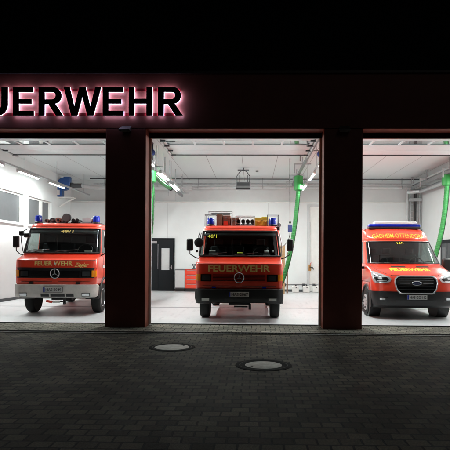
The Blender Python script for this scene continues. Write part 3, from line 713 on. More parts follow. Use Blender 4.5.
# ------------------------------------------------------------------ things along the back wall
yb = HY1 - .10
xa, zt = at(174.9, 268.5, yb - .5); xb = at(185, 269, yb - .5)[0]
cab = thing('workbench_cabinet', 'light grey cabinet left of the red drawers', 'cabinet', ((xa + xb) / 2, yb - .26, 0))
w = (xb - xa) / 2
MB().box(-w, w - .003, -.24, .24, .16, zt - .03).build('body', 'grey_paint', cab, bevel=.004)
MB().box(-w + .02, w - .02, -.252, -.241, .20, zt - .08).build('cabinet_door', 'light_grey', cab, bevel=.003)
MB().box(-w + .02, w - .02, -.2, .2, .018, .159).build('plinth', 'black', cab)
MB().box(-w - .01, w - .003, -.27, .25, zt - .029, zt).build('worktop', 'light_grey', cab)
def drawers(x0, x1, label):
    t = thing('drawer_cabinet', label, 'cabinet', ((x0 + x1) / 2, yb - .26, 0), 0, 'red drawer cabinets on the back wall')
    w = (x1 - x0) / 2
    MB().box(-w, w, -.24, .24, .16, zt - .03).build('body', 'red_cabinet', t)
    for k in range(4):
        h = (zt - .05 - .18) / 4; z0 = .18 + k * h
        d = MB().box(-w + .012, w - .012, -.262, -.241, z0 + .008, z0 + h - .008).build('drawer', 'red_cabinet', t, bevel=.003)
        MB().box(-w + .08, w - .08, -.275, -.2621, z0 + h - .05, z0 + h - .03).build('handle', 'steel', d)
    MB().box(-w + .01, w - .01, -.2, .2, .018, .159).build('plinth', 'black', t)
    MB().box(-w, w, -.27, .25, zt - .029, zt).build('worktop', 'light_grey', t)
drawers(xb + .003, xb + .72, 'red drawer cabinet next to the light grey cabinet')
drawers(xb + .724, xb + 1.45, 'red drawer cabinet behind the middle fire engine')
xv, zv = at(194, 263, yb - .3)
v = thing('bench_vise', 'small dark vise on the worktop behind the fire engine', 'vise', (xv, yb - .3, zt))
b = MB(); b.box(-.07, .07, -.06, .06, 0, .03); b.box(-.03, .03, -.05, .05, .03, .12); b.box(-.09, -.02, -.05, .05, .12, .20); b.box(.02, .09, -.05, .05, .12, .20)
b.build('vise_body', 'dark_grey', v, bevel=.006); MB().tube([(-.20, 0, .15), (-.09, 0, .15)], .012, 8).build('spindle', 'steel', v)
xw, zw = at(191, 261, yb - .3)
# wooden boards between truck and hose
xa, za = at(281, 246, 10.6); xb2 = at(285.5, 246, 10.6)[0]
wb = thing('wooden_board', 'pale wooden board standing upright behind the middle fire engine', 'board', ((xa + xb2) / 2 - .1, 10.6, .018))
MB().box(-.17, .17, -.012, .012, 0, za).build('board', 'wood', wb)
bt = MB(); bt.box(-.17, .17, -.03, -.013, .3, .38); bt.box(-.17, .17, -.03, -.013, 1.3, 1.38); bt.build('batten', 'wood', wb)
xa, _ = at(287.3, 260, 10.9)
ps = tag(MB().box(xa - .03, xa + .03, 10.87, 10.93, .018, 1.75).build('metal_post', 'brown'), 'slim brown post behind the green hose', 'post')
for i, (a, b, lab) in enumerate(((292, 298.8, 'white canister nearest the green hose'), (302.8, 309.6, 'middle one of the three white canisters'), (312.2, 318.8, 'white canister nearest the right pillar'))):
    x0, z0 = at(a, 286, 11.5); x1, _ = at(b, 286, 11.5)
    t = thing('canister', lab, 'canister', ((x0 + x1) / 2, 11.5, .018), 0, 'white canisters along the back wall')
    w = (x1 - x0) / 2; MB().box(-w, w, -.11, .11, 0, z0 - .02).build('canister_body', 'white_paint', t, bevel=.03)
    MB().cyl((.02, 0, z0 - .02), (.02, 0, z0 + .02), .03, n=12).build('cap', 'black', t)
    MB().box(.0, .05, -.118, -.109, z0 * .68, z0 * .76).build('tap', 'black', t)
# water tap with riser
xt, zt2 = at(309.5, 268, yb); _, zt3 = at(309, 226, yb)
tp = thing('water_tap', 'brass tap on a grey riser pipe on the back wall', 'tap', (xt, yb - .05, 0))
MB().tube([(0, 0, zt2), (0, 0, 3.1)], .025, 8).build('riser_pipe', 'light_grey', tp)
b = MB(); b.box(-.05, .05, -.04, .05, zt2 - .13, zt2 + .15); b.build('valve_body', 'brass', tp, bevel=.015)
MB().tube([(0, -.04, zt2 + .05), (.12, -.10, zt2 + .02), (.18, -.10, zt2 - .06)], .022, 8).build('spout', 'black', tp)
MB().tube([(.02, -.03, zt2 + .16), (.06, -.08, zt2 + .24)], .015, 8).build('lever', 'red_cabinet', tp)
# long handled items against the back wall left of tap
cb = thing('wall_conduit', 'thin grey conduit low along the back wall', 'conduit', (0, yb - .02, .34))
MB().tube([(1.2, 0, 0), (4.6, 0, 0)], .015, 6).build('pipe_run', 'grey_paint', cb)
b = MB()
for x in (1.4, 2.25, 2.7): MB().box(x - .06, x + .06, -.05, .0, -.08, .04).build('socket_box', 'dark_grey', cb)

# ------------------------------------------------------------------ vehicle shells
class Surf:
    """front surface of a lofted body: level list of (z, front y, half width)"""
    def __init__(s, lv, c, n): s.lv, s.c, s.n = lv, c, n
    def par(s, z):
        lv = s.lv
        if z <= lv[0][0]: return lv[0][1:]
        for a, b in zip(lv, lv[1:]):
            if z <= b[0]:
                t = (z - a[0]) / (b[0] - a[0]); return (a[1] + (b[1] - a[1]) * t, a[2] + (b[2] - a[2]) * t)
        return lv[-1][1:]
    def y(s, x, z):
        f, w = s.par(z); q = min(abs(x) / w, .9999)
        return f + s.c * (1 - (1 - q ** s.n) ** (1 / s.n))
    def z_on(s, x, v, z0, z1):
        return z0 + v
def outline(f, w, yb, c, n, xs, side):
    L = []
    lim = f + c
    bps = []
    m = len(side)
    for k, b in enumerate(side): bps.append(max(b, lim + .004 * (m - k)))
    for b in bps: L.append((-w, b))
    for q in xs: L.append((w * q, f + c * (1 - (1 - min(1, abs(q)) ** n) ** (1 / n))))
    for b in reversed(bps): L.append((w, b))
    return L
XS = [-1, -.998, -.985, -.955, -.90, -.8, -.6, -.3, 0, .3, .6, .8, .90, .955, .985, .998, 1]
def shell(levels, c, n, side, classify, cap_top=None, cap_bot=None):
    out = {}
    ol = [(z, outline(f, w, None, c, n, XS, side)) for z, f, w in levels]
    N = len(ol[0][1])
    for i in range(len(ol) - 1):
        for j in range(N):
            k = classify(i, j, N)
            if k is None: continue
            mb = out.setdefault(k, MB()); jj = (j + 1) % N
            (za, A), (zb, B) = ol[i], ol[i + 1]
            mb.add([(*A[j], za), (*A[jj], za), (*B[jj], zb), (*B[j], zb)], [(0, 1, 2, 3)])
    if cap_top: z, A = ol[-1]; out.setdefault(cap_top, MB()).add([(*p, z) for p in A], [tuple(range(N))])
    if cap_bot: z, A = ol[0]; out.setdefault(cap_bot, MB()).add([(*p, z) for p in A], [tuple(range(N))[::-1]])
    return out, ol
def weld(mb):
    b = bmesh.new(); vs = [b.verts.new(v) for v in mb.v]
    for f in mb.f:
        try: b.faces.new([vs[i] for i in f])
        except ValueError: pass
    bmesh.ops.remove_doubles(b, verts=b.verts[:], dist=.0006); b.verts.index_update()
    r = MB(); r.v = [tuple(v.co) for v in b.verts]; r.f = [tuple(v.index for v in f.verts) for f in b.faces]; b.free(); return r
def patch(S, rows, off, cols=14, back=0.03, mb=None, cosine=False):
    """closed plate following the body front; rows = (z, x left, x right)"""
    mb = mb or MB(); vs = []; n = cols + 1
    for d in (off, -back):
        for z, a, b in rows:
            for k in range(n):
                x = a + (b - a) * ((1 - math.cos(math.pi * k / cols)) / 2 if cosine else k / cols); vs.append((x, S.y(x, z) - d, z))
    m = len(rows); o = m * n; fs = []
    for i in range(m - 1):
        for k in range(cols):
            fs.append((i * n + k, i * n + k + 1, (i + 1) * n + k + 1, (i + 1) * n + k))
            fs.append((o + i * n + k, o + (i + 1) * n + k, o + (i + 1) * n + k + 1, o + i * n + k + 1))
    for i in range(m - 1):
        fs.append((i * n, (i + 1) * n, o + (i + 1) * n, o + i * n)); e = cols
        fs.append((i * n + e, o + i * n + e, o + (i + 1) * n + e, (i + 1) * n + e))
    for k in range(cols):
        fs.append((k, o + k, o + k + 1, k + 1)); e = (m - 1) * n
        fs.append((e + k, e + k + 1, o + e + k + 1, o + e + k))
    return mb.add(vs, fs)
def wheel(parent, x, y, r, w, side, rim_m='rim', hub=True, cover=False):
    """side = +1 when the outer face looks to +x"""
    s = side; prof = [(r * .60, -w / 2), (r * .93, -w / 2), (r * .985, -w * .38), (r, -w * .2), (r, w * .2), (r * .985, w * .38), (r * .93, w / 2), (r * .60, w / 2)]
    wl = thing_part('wheel', parent)
    t = MB().lathe(prof, (x, y, r), 'x', 40); t.build('tyre', 'rubber', wl)
    gr = MB()
    rm = MB().lathe([(r * .59, s * (-w * .3)), (r * .60, s * w * .50), (r * .56, s * w * .53), (r * .53, s * w * .36), (r * .30, s * w * .22), (r * .18, s * w * .40), (r * .06, s * w * .42)], (x, y, r), 'x', 32)
    rm.build('rim', rim_m, wl)
    if cover:
        h = MB(); h.lathe([(r * .60, s * w * .50), (r * .59, s * w * .555), (r * .5, s * w * .58), (r * .2, s * w * .56), (r * .16, s * w * .60), (r * .02, s * w * .60)], (x, y, r), 'x', 32); h.build('hub_cap', 'light_grey', wl)
        for k in range(9):
            a = k * 2 * math.pi / 9; p = Vector((x + s * w * .575, y + r * .40 * math.cos(a), r + r * .40 * math.sin(a)))
            MB().cyl(p, p + Vector((s * .006, 0, 0)), r * .075, n=10).build('cap_hole', 'black', wl)
    elif hub:
        h = MB()
        for k in range(8):
            a = k * math.pi / 4; cyy, cz = y + r * .41 * math.cos(a), r + r * .41 * math.sin(a)
            h.cyl((x + s * w * .24, cyy, cz), (x + s * w * .33, cyy, cz), r * .055, n=10)
        h.build('hub_bolts', 'black', wl)
    return wl
def thing_part(name, parent):
    o = bpy.data.objects.new(name, None); col.objects.link(o); o.parent = parent; return o
def ring_pts(cx, cz, r, y, n=28): return [(cx + r * math.cos(2 * math.pi * i / n), y, cz + r * math.sin(2 * math.pi * i / n)) for i in range(n)]
def beacon(parent, x, y, z, guard=True, r=.10, h=.22):
    b = MB().lathe([(.115, 0), (.115, .035), (.10, .05)], (x, y, z), 'z', 24).build('beacon_base', 'black', parent)
    MB().lathe([(r, .051), (r + .004, .07), (r, h - .03), (r * .85, h), (r * .3, h + .012)], (x, y, z), 'z', 28).build('beacon', 'blue_lens', parent)
    if guard:
        g = MB(); e = .15
        for yy in (-e, e):
            g.tube([(x - e, y + yy, z), (x - e, y + yy, z + h + .07), (x + e, y + yy, z + h + .07), (x + e, y + yy, z)], .010, 6)
        for sx in (-e, e): g.tube([(x + sx, y - e, z + h + .07), (x + sx, y + e, z + h + .07)], .010, 6)
        g.build('beacon_guard', 'dark_grey', parent)
def number_plate(parent, S, x, z, text, w=.50, h=.115, yoff=.035, y=None):
    y = S.y(x, z) - yoff if y is None else y
    p = MB().box(x - w / 2, x + w / 2, y, y + .012, z - h / 2, z + h / 2).build('number_plate', 'plate_white', parent, bevel=.003)
    MB().box(x - w / 2 - .012, x + w / 2 + .012, y + .006, y + .02, z - h / 2 - .014, z + h / 2 + .012).build('plate_holder', 'black', p)
    MB().box(x - w / 2 + .003, x - w / 2 + .04, y - .0015, y, z - h / 2 + .003, z + h / 2 - .003).build('country_band', 'eu_blue', p)
    decal('plate_text', text, h * .62, w * .82, 'black', p, lambda u, v: (x + .02 + u, y - .003, z - h * .31 + v), bold=.01)
def star(parent, x, y, z, r):
    e = thing_part('emblem', parent)
    MB().tube(ring_pts(x, z, r, y), r * .10, 8, closed=True).build('emblem_ring', 'chrome', e)
    s = MB()
    for a in (90, 210, 330):
        ca, sa = math.cos(R(a)), math.sin(R(a)); t = r * .11
        s.prism([(x - sa * t, z + ca * t), (x + ca * r, z + sa * r), (x + sa * t, z - ca * t)], y - .008, y + .008)
    s.build('emblem_star', 'chrome', e)

# ------------------------------------------------------------------ fire engines
TLV_LO = [(.76, .05, 1.06), (.82, .015, 1.09), (1.10, .02, 1.10), (1.392, .05, 1.10), (1.425, .09, 1.10), (1.54, .46, 1.08)]
TLV_UP = [(1.54, .46, 1.08), (1.59, .485, 1.075), (2.235, .80, 1.005), (2.285, .825, .995)]
TLV_RF = [(2.285, .825, .995), (2.33, .85, .985), (2.375, .93, .95), (2.40, 1.10, .88)]
def make_truck(label, loc, v):
    t = thing('fire_engine', label, 'fire engine', loc, v.get('rz', 0), 'fire engines parked in the bays')
    c, n = .17, 4.2; side = [1.95, 1.70, 1.62, .70]
    red = 'red_paint'
    S = Surf(TLV_LO, c, n)
    lo, _ = shell(TLV_LO, c, n, side, lambda i, j, N: red, cap_bot='black')
    weld(lo[red]).build('cab_body', red, t, recalc=False, solid=(.02, 'interior'))
    lo['black'].build('cab_floor', 'black', t)
    glassx = XS.index(-.985)
    def cls(i, j, N):
        ns = len(side); fj = j - ns
        if i == 1:
            if glassx <= fj < len(XS) - 1 - glassx: return 'wind'
            if j == 2 : return 'sideL'
            if j == N - 4: return 'sideR'
        return red
    up, _ = shell(TLV_UP, c, n, side, cls)
    weld(up[red]).build('window_pillars', red, t, recalc=False, solid=(.02, 'interior'))
    weld(up['wind']).build('windscreen', 'glass', t, recalc=False)
    for k in ('sideL', 'sideR'): up[k].build('side_window', 'glass', t, recalc=False)
    rf, _ = shell(TLV_RF, c, n, side, lambda i, j, N: red, cap_top=red)
    weld(rf[red]).build('cab_roof', red, t, recalc=False, solid=(.02, 'interior'))
    # windscreen rubber
    Su = Surf(TLV_UP + TLV_RF[1:], c, n)
    qx = .985
    def scr(u, z):
        f, w = Su.par(z); x = u * w; return Vector((x, Su.y(x, z) - .006, z))
    us = [-qx, -.955, -.9, -.7, -.4, 0, .4, .7, .9, .955, qx]
    loop = [scr(u, 1.592) for u in us] + [scr(qx, z) for z in (1.8, 2.0)] + [scr(u, 2.232) for u in reversed(us)] + [scr(-qx, z) for z in (2.0, 1.8)]
    MB().tube(loop, .022, 8, closed=True).build('windscreen_seal', 'rubber', t)
    # sun strip behind the glass with call sign
    sv = MB()
    n_ = 12; vs = []
    for k in range(n_ + 1):
        for z in (2.10, 2.225):
            p = scr(-.96 + 1.92 * k / n_, z); vs.append((p.x, p.y + .022, p.z))
    sv.add(vs, [(2 * k, 2 * k + 2, 2 * k + 3, 2 * k + 1) for k in range(n_)]); sv.build('sun_strip', 'dark_grey', t, recalc=False, solid=(.003, None))
    def on_scr(cx, z0, off=.004):
        def f(u, vv):
            z = z0 + vv * .9; ff, w = Su.par(z); x = cx + u; return (x, Su.y(x, z) - off, z)
        return f
    decal('call_sign', v['sign'], v['sh'], v['sw'], v['sm'], t, on_scr(v['sx'], v['sz']), bold=.02)
    # wipers
    w = MB()
    for x0 in (-.55, .25): 
        p = [scr(x0 / 1.05, 1.595), scr((x0 - .20) / 1.05, 1.63), scr((x0 - .38) / 1.05, 1.645)]; w.tube([q + Vector((0, -.02, 0)) for q in p], .008, 6)
        a = scr((x0 - .40) / 1.05, 1.615); b = scr((x0 + .22) / 1.05, 1.68); w.tube([a + Vector((0, -.018, 0)), b + Vector((0, -.018, 0))], .008, 6)
    w.build('wiper', 'black', t)
    if v['round']:
        for x_, z_, w_, h_, m_ in ((-.72, 1.70, .16, .045, 'plate_white'), (.70, 1.68, .12, .07, 'plate_white'), (.86, 1.69, .05, .06, 'plate_white'), (.0, 1.655, .14, .04, 'yellow_fluo')):
            sp0 = on_scr(x_, z_, -.006); MB().add([sp0(-w_ / 2, 0), sp0(w_ / 2, 0), sp0(w_ / 2, h_), sp0(-w_ / 2, h_)], [(0, 1, 2, 3)]).build('windscreen_sticker', m_, t, recalc=False, solid=(.001, None))
    # interior
    it = MB(); it.box(-1.0, 1.0, .52, .80, 1.2, 1.60); it.build('dashboard', 'interior', t, bevel=.03)
    for x in (-.62, -.12, .55):
        st_ = MB(); st_.box(x - .22, x + .22, 1.05, 1.50, 1.1, 1.24); st_.box(x - .22, x + .22, 1.42, 1.54, 1.24, 1.86); st_.box(x - .13, x + .13, 1.43, 1.52, 1.88, 2.06)
        st_.build('seat', 'seat', t, bevel=.03)
    sw = MB(); cc = Vector((.55, .90, 1.66)); q = Matrix.Rotation(R(-35), 3, 'X')
    sw.tube([cc + q @ Vector((.21 * math.cos(a * math.pi / 12), 0, .21 * math.sin(a * math.pi / 12))) for a in range(24)], .015, 8, closed=True)
    sw.tube([cc + q @ Vector((-.2, 0, 0)), cc, cc + q @ Vector((.2, 0, 0))], .014, 6); sw.tube([cc, cc + Vector((0, -.1, -.3))], .025, 6)
    sw.build('steering_wheel', 'black', t)
    pp = MB(); pp.box(-.82, -.58, .62, .72, 1.605, 1.68); pp.box(.62, .80, .60, .70, 1.605, 1.66); pp.build('papers', 'cloth', t)
    MB().tube([(-.2, .9, 1.2), (-.22, .82, 1.9), (-.2, .84, 2.2)], .012, 6).build('centre_bar', 'black', t)
    # box body behind the cab, roller shutters
    MB().box(-1.10, 1.10, 1.97, 6.3, .74, 2.36).build('equipment_body', red, t, bevel=.03)
    MB().box(-1.06, 1.06, 2.02, 6.25, 2.361, 2.375).build('added_roof_plate', 'zinc', t)  # unseen grey plate, added to cut red bounce onto the ceiling
    MB().box(-1.0, 1.0, 1.952, 1.968, 1.5, 2.3).build('cab_rear_wall', 'interior', t)
    for s in (-1, 1):
        for y0, y1 in ((2.15, 3.2), (4.9, 6.1)):
            sh_ = MB()
            for k in range(12): sh_.box(s * 1.101 - .006, s * 1.101 + .012 * s + .006, y0, y1, .82 + k * .118, .82 + k * .118 + .108)
            sh_.build('roller_shutter', 'zinc', t)
        sh_ = MB()
        for k in range(9): sh_.box(s * 1.101 - .006, s * 1.101 + .012 * s + .006, 3.35, 4.75, 1.15 + k * .118, 1.15 + k * .118 + .108)
        sh_.build('roller_shutter', 'zinc', t)
        MB().box(s * 1.105 - .004, s * 1.105 + .004, .72, 1.90, 1.20, 1.27).build('side_stripe', 'white_paint', t)
        a = MB(); a.tube([(s * 1.09, .95 + .50 * math.cos(R(k)), .42 + .50 * math.sin(R(k))) for k in range(-10, 191, 12)], .035, 8); a.build('wheel_arch', 'black', t)
        m_ = MB().box(s * .90 - .2, s * .90 + .2, .35, .52, .40, .735).build('mud_guard', 'black', t, bevel=.03)
        MB().tube([(s * 1.10, .80, .80), (s * 1.102, .80, 1.38), (s * 1.085, .84, 1.56)], .005, 6).build('door_gap', 'black', t)
        MB().tube([(s * 1.10, 1.80, .80), (s * 1.102, 1.80, 1.38), (s * 1.08, 1.80, 1.58)], .005, 6).build('door_gap', 'black', t)
        hd = MB().box(s * 1.112 - .012, s * 1.112 + .012, 1.5, 1.66, 1.42, 1.46).build('door_handle', 'black', t)
    for x, y, s in ((-.93, .98, -1), (.93, .98, 1), (-.90, 4.25, -1), (.90, 4.25, 1)): wheel(t, x, y, .40, .25, s)
    ax = MB(); ax.cyl((-.85, .98, .42), (.85, .98, .42), .06, n=12); ax.box(-.42, -.34, .1, 6.1, .48, .66); ax.box(.34, .42, .1, 6.1, .48, .66); ax.box(-.28, .28, .55, 1.7, .36, .74)
    ax.cyl((-.85, 4.25, .42), (.85, 4.25, .42), .08, n=12); ax.lathe([(.05, -.2), (.2, -.1), (.2, .1), (.05, .2)], (0, 4.25, .42), 'y', 16)
    ax.build('chassis', 'black', t)
    MB().box(.55, .95, 2.3, 3.2, .38, .72).build('fuel_tank', 'dark_grey', t, bevel=.04)
    # bumper
    bm = v['bumper']; Bs = Surf([(.42, .02, 1.08), (.46, -.03, 1.12), (.56, -.06, 1.13), (.78, -.05, 1.13)], .32, 4.5)
    rows = [(.47, -1.06, 1.06), (.50, -1.10, 1.10), (.56, -1.118, 1.118), (.66, -1.12, 1.12), (.765, -1.12, 1.12), (.79, -1.10, 1.10)]
    bp = patch(Bs, rows, .0, 24, .12).build('bumper', bm, t, bevel=.008)
    sb = MB()
    for a, b in ((-.36, -.14), (-.10, .28), (.32, .52)): patch(Bs, [(.49, a, b), (.565, a, b)], .004, 2, .02, sb)
    sb.build('air_slot', 'black', bp)
    for s in (-1, 1):
        l = MB(); patch(Bs, [(.495, s * .84 - .11, s * .84 + .11), (.58, s * .84 - .11, s * .84 + .11)], .010, 6, .02, l)
        fo = l.build('fog_light', 'dark_grey', t)
        l = MB(); patch(Bs, [(.508, s * .84 - .09, s * .84 + .09), (.567, s * .84 - .09, s * .84 + .09)], .014, 6, .0, l); l.build('lens', 'lens', fo)
    number_plate(t, Bs, v['px'], .668, v['plate'], w=.50, h=.115, yoff=.03)
    # tow gear
    tg = MB(); tg.cyl((-.12, -.02, .37), (.22, -.02, .37), .022, n=10); tg.box(.24, .30, -.06, .02, .30, .44); tg.tube([(.27, -.05, .42), (.27, -.12, .40), (.27, -.12, .33), (.27, -.05, .31)], .014, 6)
    tg.build('tow_coupling', 'black', t)
    if v.get('tow'):
        MB().cyl((-.20, -.06, .385), (-.05, -.06, .355), .03, n=10).build('tow_pin', 'red_cabinet', t)
        MB().cyl((-.03, -.06, .355), (.16, -.06, .36), .026, n=10).build('tow_rod', 'white_paint', t)
    # front band with head lamps
    if v['band']:
        patch(S, [(.955, -1.085, 1.085), (.97, -1.093, 1.093), (1.20, -1.093, 1.093), (1.215, -1.085, 1.085)], .006, 30, .02).build('grille_band', 'black', t)
    g = MB()
    for z in (.985, 1.02, 1.055, 1.09, 1.125): patch(S, [(z, -.66, .66), (z + .018, -.66, .66)], .014, 16, .0, g)
    g.build('grille_slat', 'grille_black' if v['band'] else 'grille_dark', t)
    for s in (-1, 1):
        h = MB(); patch(S, [(.975, s * .83 - .135, s * .83 + .135), (1.145, s * .83 - .135, s * .83 + .135)], .016, 8, .02, h)
        hl = h.build('headlight', 'black_gloss', t)
        h = MB(); patch(S, [(.995, s * .83 - .10, s * .83 + .10), (1.125, s * .83 - .10, s * .83 + .10)], .019, 8, .0, h); h.build('lens', 'lamp_glass', hl)
        h = MB(); x0, x1 = sorted((s * .975, s * 1.093)); patch(S, [(.985, x0, x1), (1.145, x0, x1)], .012, 10, .02, h); h.build('indicator', 'orange_lens', t)
        l = MB(); patch(S, [(.86, s * .5 - .42, s * .5 + .42), (.868, s * .5 - .42, s * .5 + .42)], .004, 12, .0, l); l.build('panel_gap', 'black', t)
        b_ = MB(); b_.box(s * .63 - .05, s * .63 + .05, -.03, .03, .81, .85); b_.build('strobe_light', 'blue_lens' if not v['band'] else 'black', t)
    MB().tube([Vector((q_ / 24 * 1.06, S.y(q_ / 24 * 1.06, 1.40) - .002, 1.40)) for q_ in range(-24, 25)], .005, 6).build('bonnet_gap', 'black', t)
    star(t, 0, S.y(0, 1.05) - .035, 1.065, .118)
    on_f = lambda cx, z0: (lambda u, vv: (cx + u, S.y(cx + u, z0 + vv) - .005, z0 + vv))
    decal('front_lettering', v['text'], v['th'], v['tw'], v['tm'], t, on_f(v['tx'], v['tz']), bold=.028)
    if v.get('script'): decal('script_lettering', 'Ziegler', .11, .38, v['tm'], t, on_f(.70, 1.235), bold=.012, shear=.45)
    if v.get('script'): MB().cyl((-.005, S.y(0, 1.3) - .012, 1.315), (-.005, S.y(0, 1.3), 1.315), .028, n=5).build('star_badge', 'white_paint', t)
    # mirrors
    for s in (-1, 1):
        ms = thing_part('mirror', t); xm = s * v['mx'][0 if s < 0 else 1]
        MB().box(xm - .085, xm + .085, .50, .60, 1.72, 2.03).build('mirror_housing', 'black', ms, bevel=.03)
        MB().tube([(s * 1.06, .62, 1.52), (s * 1.16, .55, 1.55), (xm, .56, 1.64), (xm, .56, 1.75)], .014, 8).build('mirror_arm', 'black', ms)
    rm = thing_part('wide_mirror', t)
    if v['round']:
        MB().lathe([(.06, -.03), (.115, -.01), (.125, .03), (.10, .05)], (-1.07, .50, 1.93), 'y', 24).build('mirror_housing', 'black', rm)
        MB().tube([(-1.05, .60, 2.2), (-1.08, .54, 2.1), (-1.07, .54, 1.95)], .012, 6).build('mirror_arm', 'black', rm)
        sp_ = MB().cyl((-1.12, .5, 1.71), (-1.12, .56, 1.71), .03, n=10).build('marker_lamp', 'black', t)
    else:
        b = MB().box(-1.02, -.83, .42, .50, 1.98, 2.10); b.box(-1.16, -1.02, .44, .52, 2.03, 2.16); b.build('mirror_housing', 'black', rm, bevel=.03)
        MB().tube([(-1.0, .62, 2.2), (-1.12, .50, 2.12), (-1.10, .48, 1.9), (-1.08, .55, 1.62)], .012, 6).build('mirror_arm', 'black', rm)
    for s, x in ((-1, v['bx'][0]), (1, v['bx'][1])):
        beacon(t, x, 1.22, 2.39, v['guard'])
    # grab rails at the cab edge
    for s in (-1, 1): MB().tube([(s * 1.115, .95, 1.60), (s * 1.12, .98, 1.9), (s * 1.06, 1.0, 2.2)], .012, 6).build('grab_rail', 'black' if s < 0 else 'steel', t)
    return t

YT1 = 1.85; YT2 = 1.02
x1 = at(54.8, 292, YT1)[0]
x2 = at(239, 292, YT2)[0]
t1 = make_truck('red fire engine with white bumper and 49/1 in the left bay', (x1, YT1, .018),
    dict(sign='49/1', sh=.085, sw=.36, sm='gold_foil', sx=.08, sz=2.125, bumper='bumper_white', px=-.03, plate='HAS-2049', band=True, text='FEUER WEHR', th=.115, tw=1.02, tm='gold_foil',
         tx=-.05, tz=1.268, script=True, mx=(1.27, 1.27), round=False, bx=(-.90, .79), guard=False, tow=True, rz=R(3.5)))
t2 = make_truck('red fire engine with black bumper and large gold FEUERWEHR in the middle bay', (x2, YT2, .018),
    dict(sign='40/1', sh=.10, sw=.24, sm='yellow_fluo', sx=-.74, sz=2.06, bumper='plastic', px=0.0, plate='HAS-2067', band=False, text='FEUERWEHR', th=.16, tw=1.56, tm='gold_foil',
         tx=0.0, tz=1.215, mx=(1.31, 1.31), round=True, bx=(-.82, .88), guard=True))

t1.scale = (.925, 1, 1); t2.scale = (.93, 1, .960)
# things carried on the roofs
def on(tr, x, y, z):
    a = tr.rotation_euler.z; x *= tr.scale[0]
    return (tr.location.x + x * math.cos(a) - y * math.sin(a), tr.location.y + x * math.sin(a) + y * math.cos(a), tr.location.z + z * tr.scale[2])
ZR = 2.405
# truck 1: horns, search light, rolled hoses
hr = thing('air_horns', 'pair of black air horns on the roof of the left fire engine', 'horn', on(t1, .30, 1.25, ZR))
b = MB()
for x in (-.05, .06): b.lathe([(.05, -.12), (.035, -.05), (.025, .1), (.025, .3)], (x - .1, 0, .08), 'y', 16)
b.build('horn_trumpet', 'black', hr); MB().box(-.25, -.05, 0, .2, 0, .05).build('horn_base', 'black', hr)
sl_ = thing('search_light', 'round search light on the roof of the left fire engine', 'lamp', on(t1, -.07, 1.22, ZR))
MB().lathe([(.115, -.06), (.12, 0), (.09, .08), (.04, .12)], (0, 0, .15), 'y', 24).build('lamp_housing', 'dark_grey', sl_)
MB().lathe([(.10, -.066), (.10, -.061)], (0, 0, .15), 'y', 24).build('lens', 'window_frosted', sl_)
MB().box(-.02, .02, -.02, .02, 0, .05).build('lamp_foot', 'black', sl_)
hb = thing('hose_rack', 'low rack with rolled brown hoses on the left fire engine', 'rack', on(t1, .0, 1.55, ZR - .02), R(3.5))
MB().box(-.62, .80, -.2, .3, .02, .05).build('tray', 'dark_grey', hb)
for i, (x, r_) in enumerate(((-.68, .05), (-.52, .065), (-.36, .07), (-.24, .05), (.62, .06))):
    m = MB(); m.lathe([(r_, -.12), (r_, .12)], (x, -.05, r_ + .052), 'y', 20); m.build('rolled_hose', 'hose_brown' if i % 2 == 0 else 'dark_grey', hb)
    MB().lathe([(.03, -.135), (.035, -.121)], (x, -.05, r_ + .052), 'y', 12).build('coupling', 'steel' if i % 2 else 'black', hb)
MB().box(.30, .56, -.16, .20, .05, .185).build('hose_box', 'light_grey', hb, bevel=.01)
# truck 2: framed brown gear, basket, yellow cases
rk = thing('roof_rack', 'silver framed rack with brown gear on the middle fire engine', 'rack', on(t2, -.50, 1.40, ZR))
f = MB(); f.tube([(-.36, -.15, 0), (-.36, -.15, .36), (.24, -.15, .36), (.24, -.15, 0)], .014, 6); f.tube([(-.36, .35, 0), (-.36, .35, .36), (.24, .35, .36), (.24, .35, 0)], .014, 6)
f.tube([(-.36, -.15, .36), (-.36, .35, .36)], .014, 6); f.tube([(.24, -.15, .36), (.24, .35, .36)], .014, 6); f.build('rack_frame', 'zinc', rk)
MB().box(-.16, -.01, -.12, .3, .0, .30).build('gear_case', 'brown', rk, bevel=.01)
MB().box(.0, .20, -.10, .3, .0, .27).build('gear_case', 'hose_brown', rk, bevel=.01)
MB().box(.215, .42, -.12, .3, .0, .22).build('gear_case', 'brown', rk, bevel=.01)
b = MB(); b.box(.03, .13, -.125, -.105, .03, .12); b.build('red_label', 'red_cabinet', rk)
b = MB(); b.box(.06, .11, -.125, -.105, .18, .22); b.box(.25, .38, -.125, -.121, .12, .14); b.build('clasp', 'steel', rk)
MB().box(-.30, .18, .0, .2, .302, .345).build('ladder_rail', 'grey_paint', rk)
bk = thing('roof_basket', 'black wire basket with dark cylinders on the middle fire engine', 'basket', on(t2, .12, 1.40, ZR))
f = MB()
for z in (.01, .25):
    f.tube([(-.24, -.15, z), (.25, -.15, z), (.25, .3, z), (-.24, .3, z)], .010, 6, closed=True)
for x in (-.24, -.12, .0, .13, .25): f.tube([(x, -.15, .01), (x, -.15, .25)], .008, 6)
f.build('basket_frame', 'zinc', bk)
for x in (-.17, -.05, .07, .19): MB().lathe([(.05, -.12), (.055, .2)], (x, 0, .12), 'y', 16).build('cylinder', 'black', bk)
f = MB().box(-.23, .24, -.13, .28, .02, .045); f.build('basket_floor', 'black', bk)
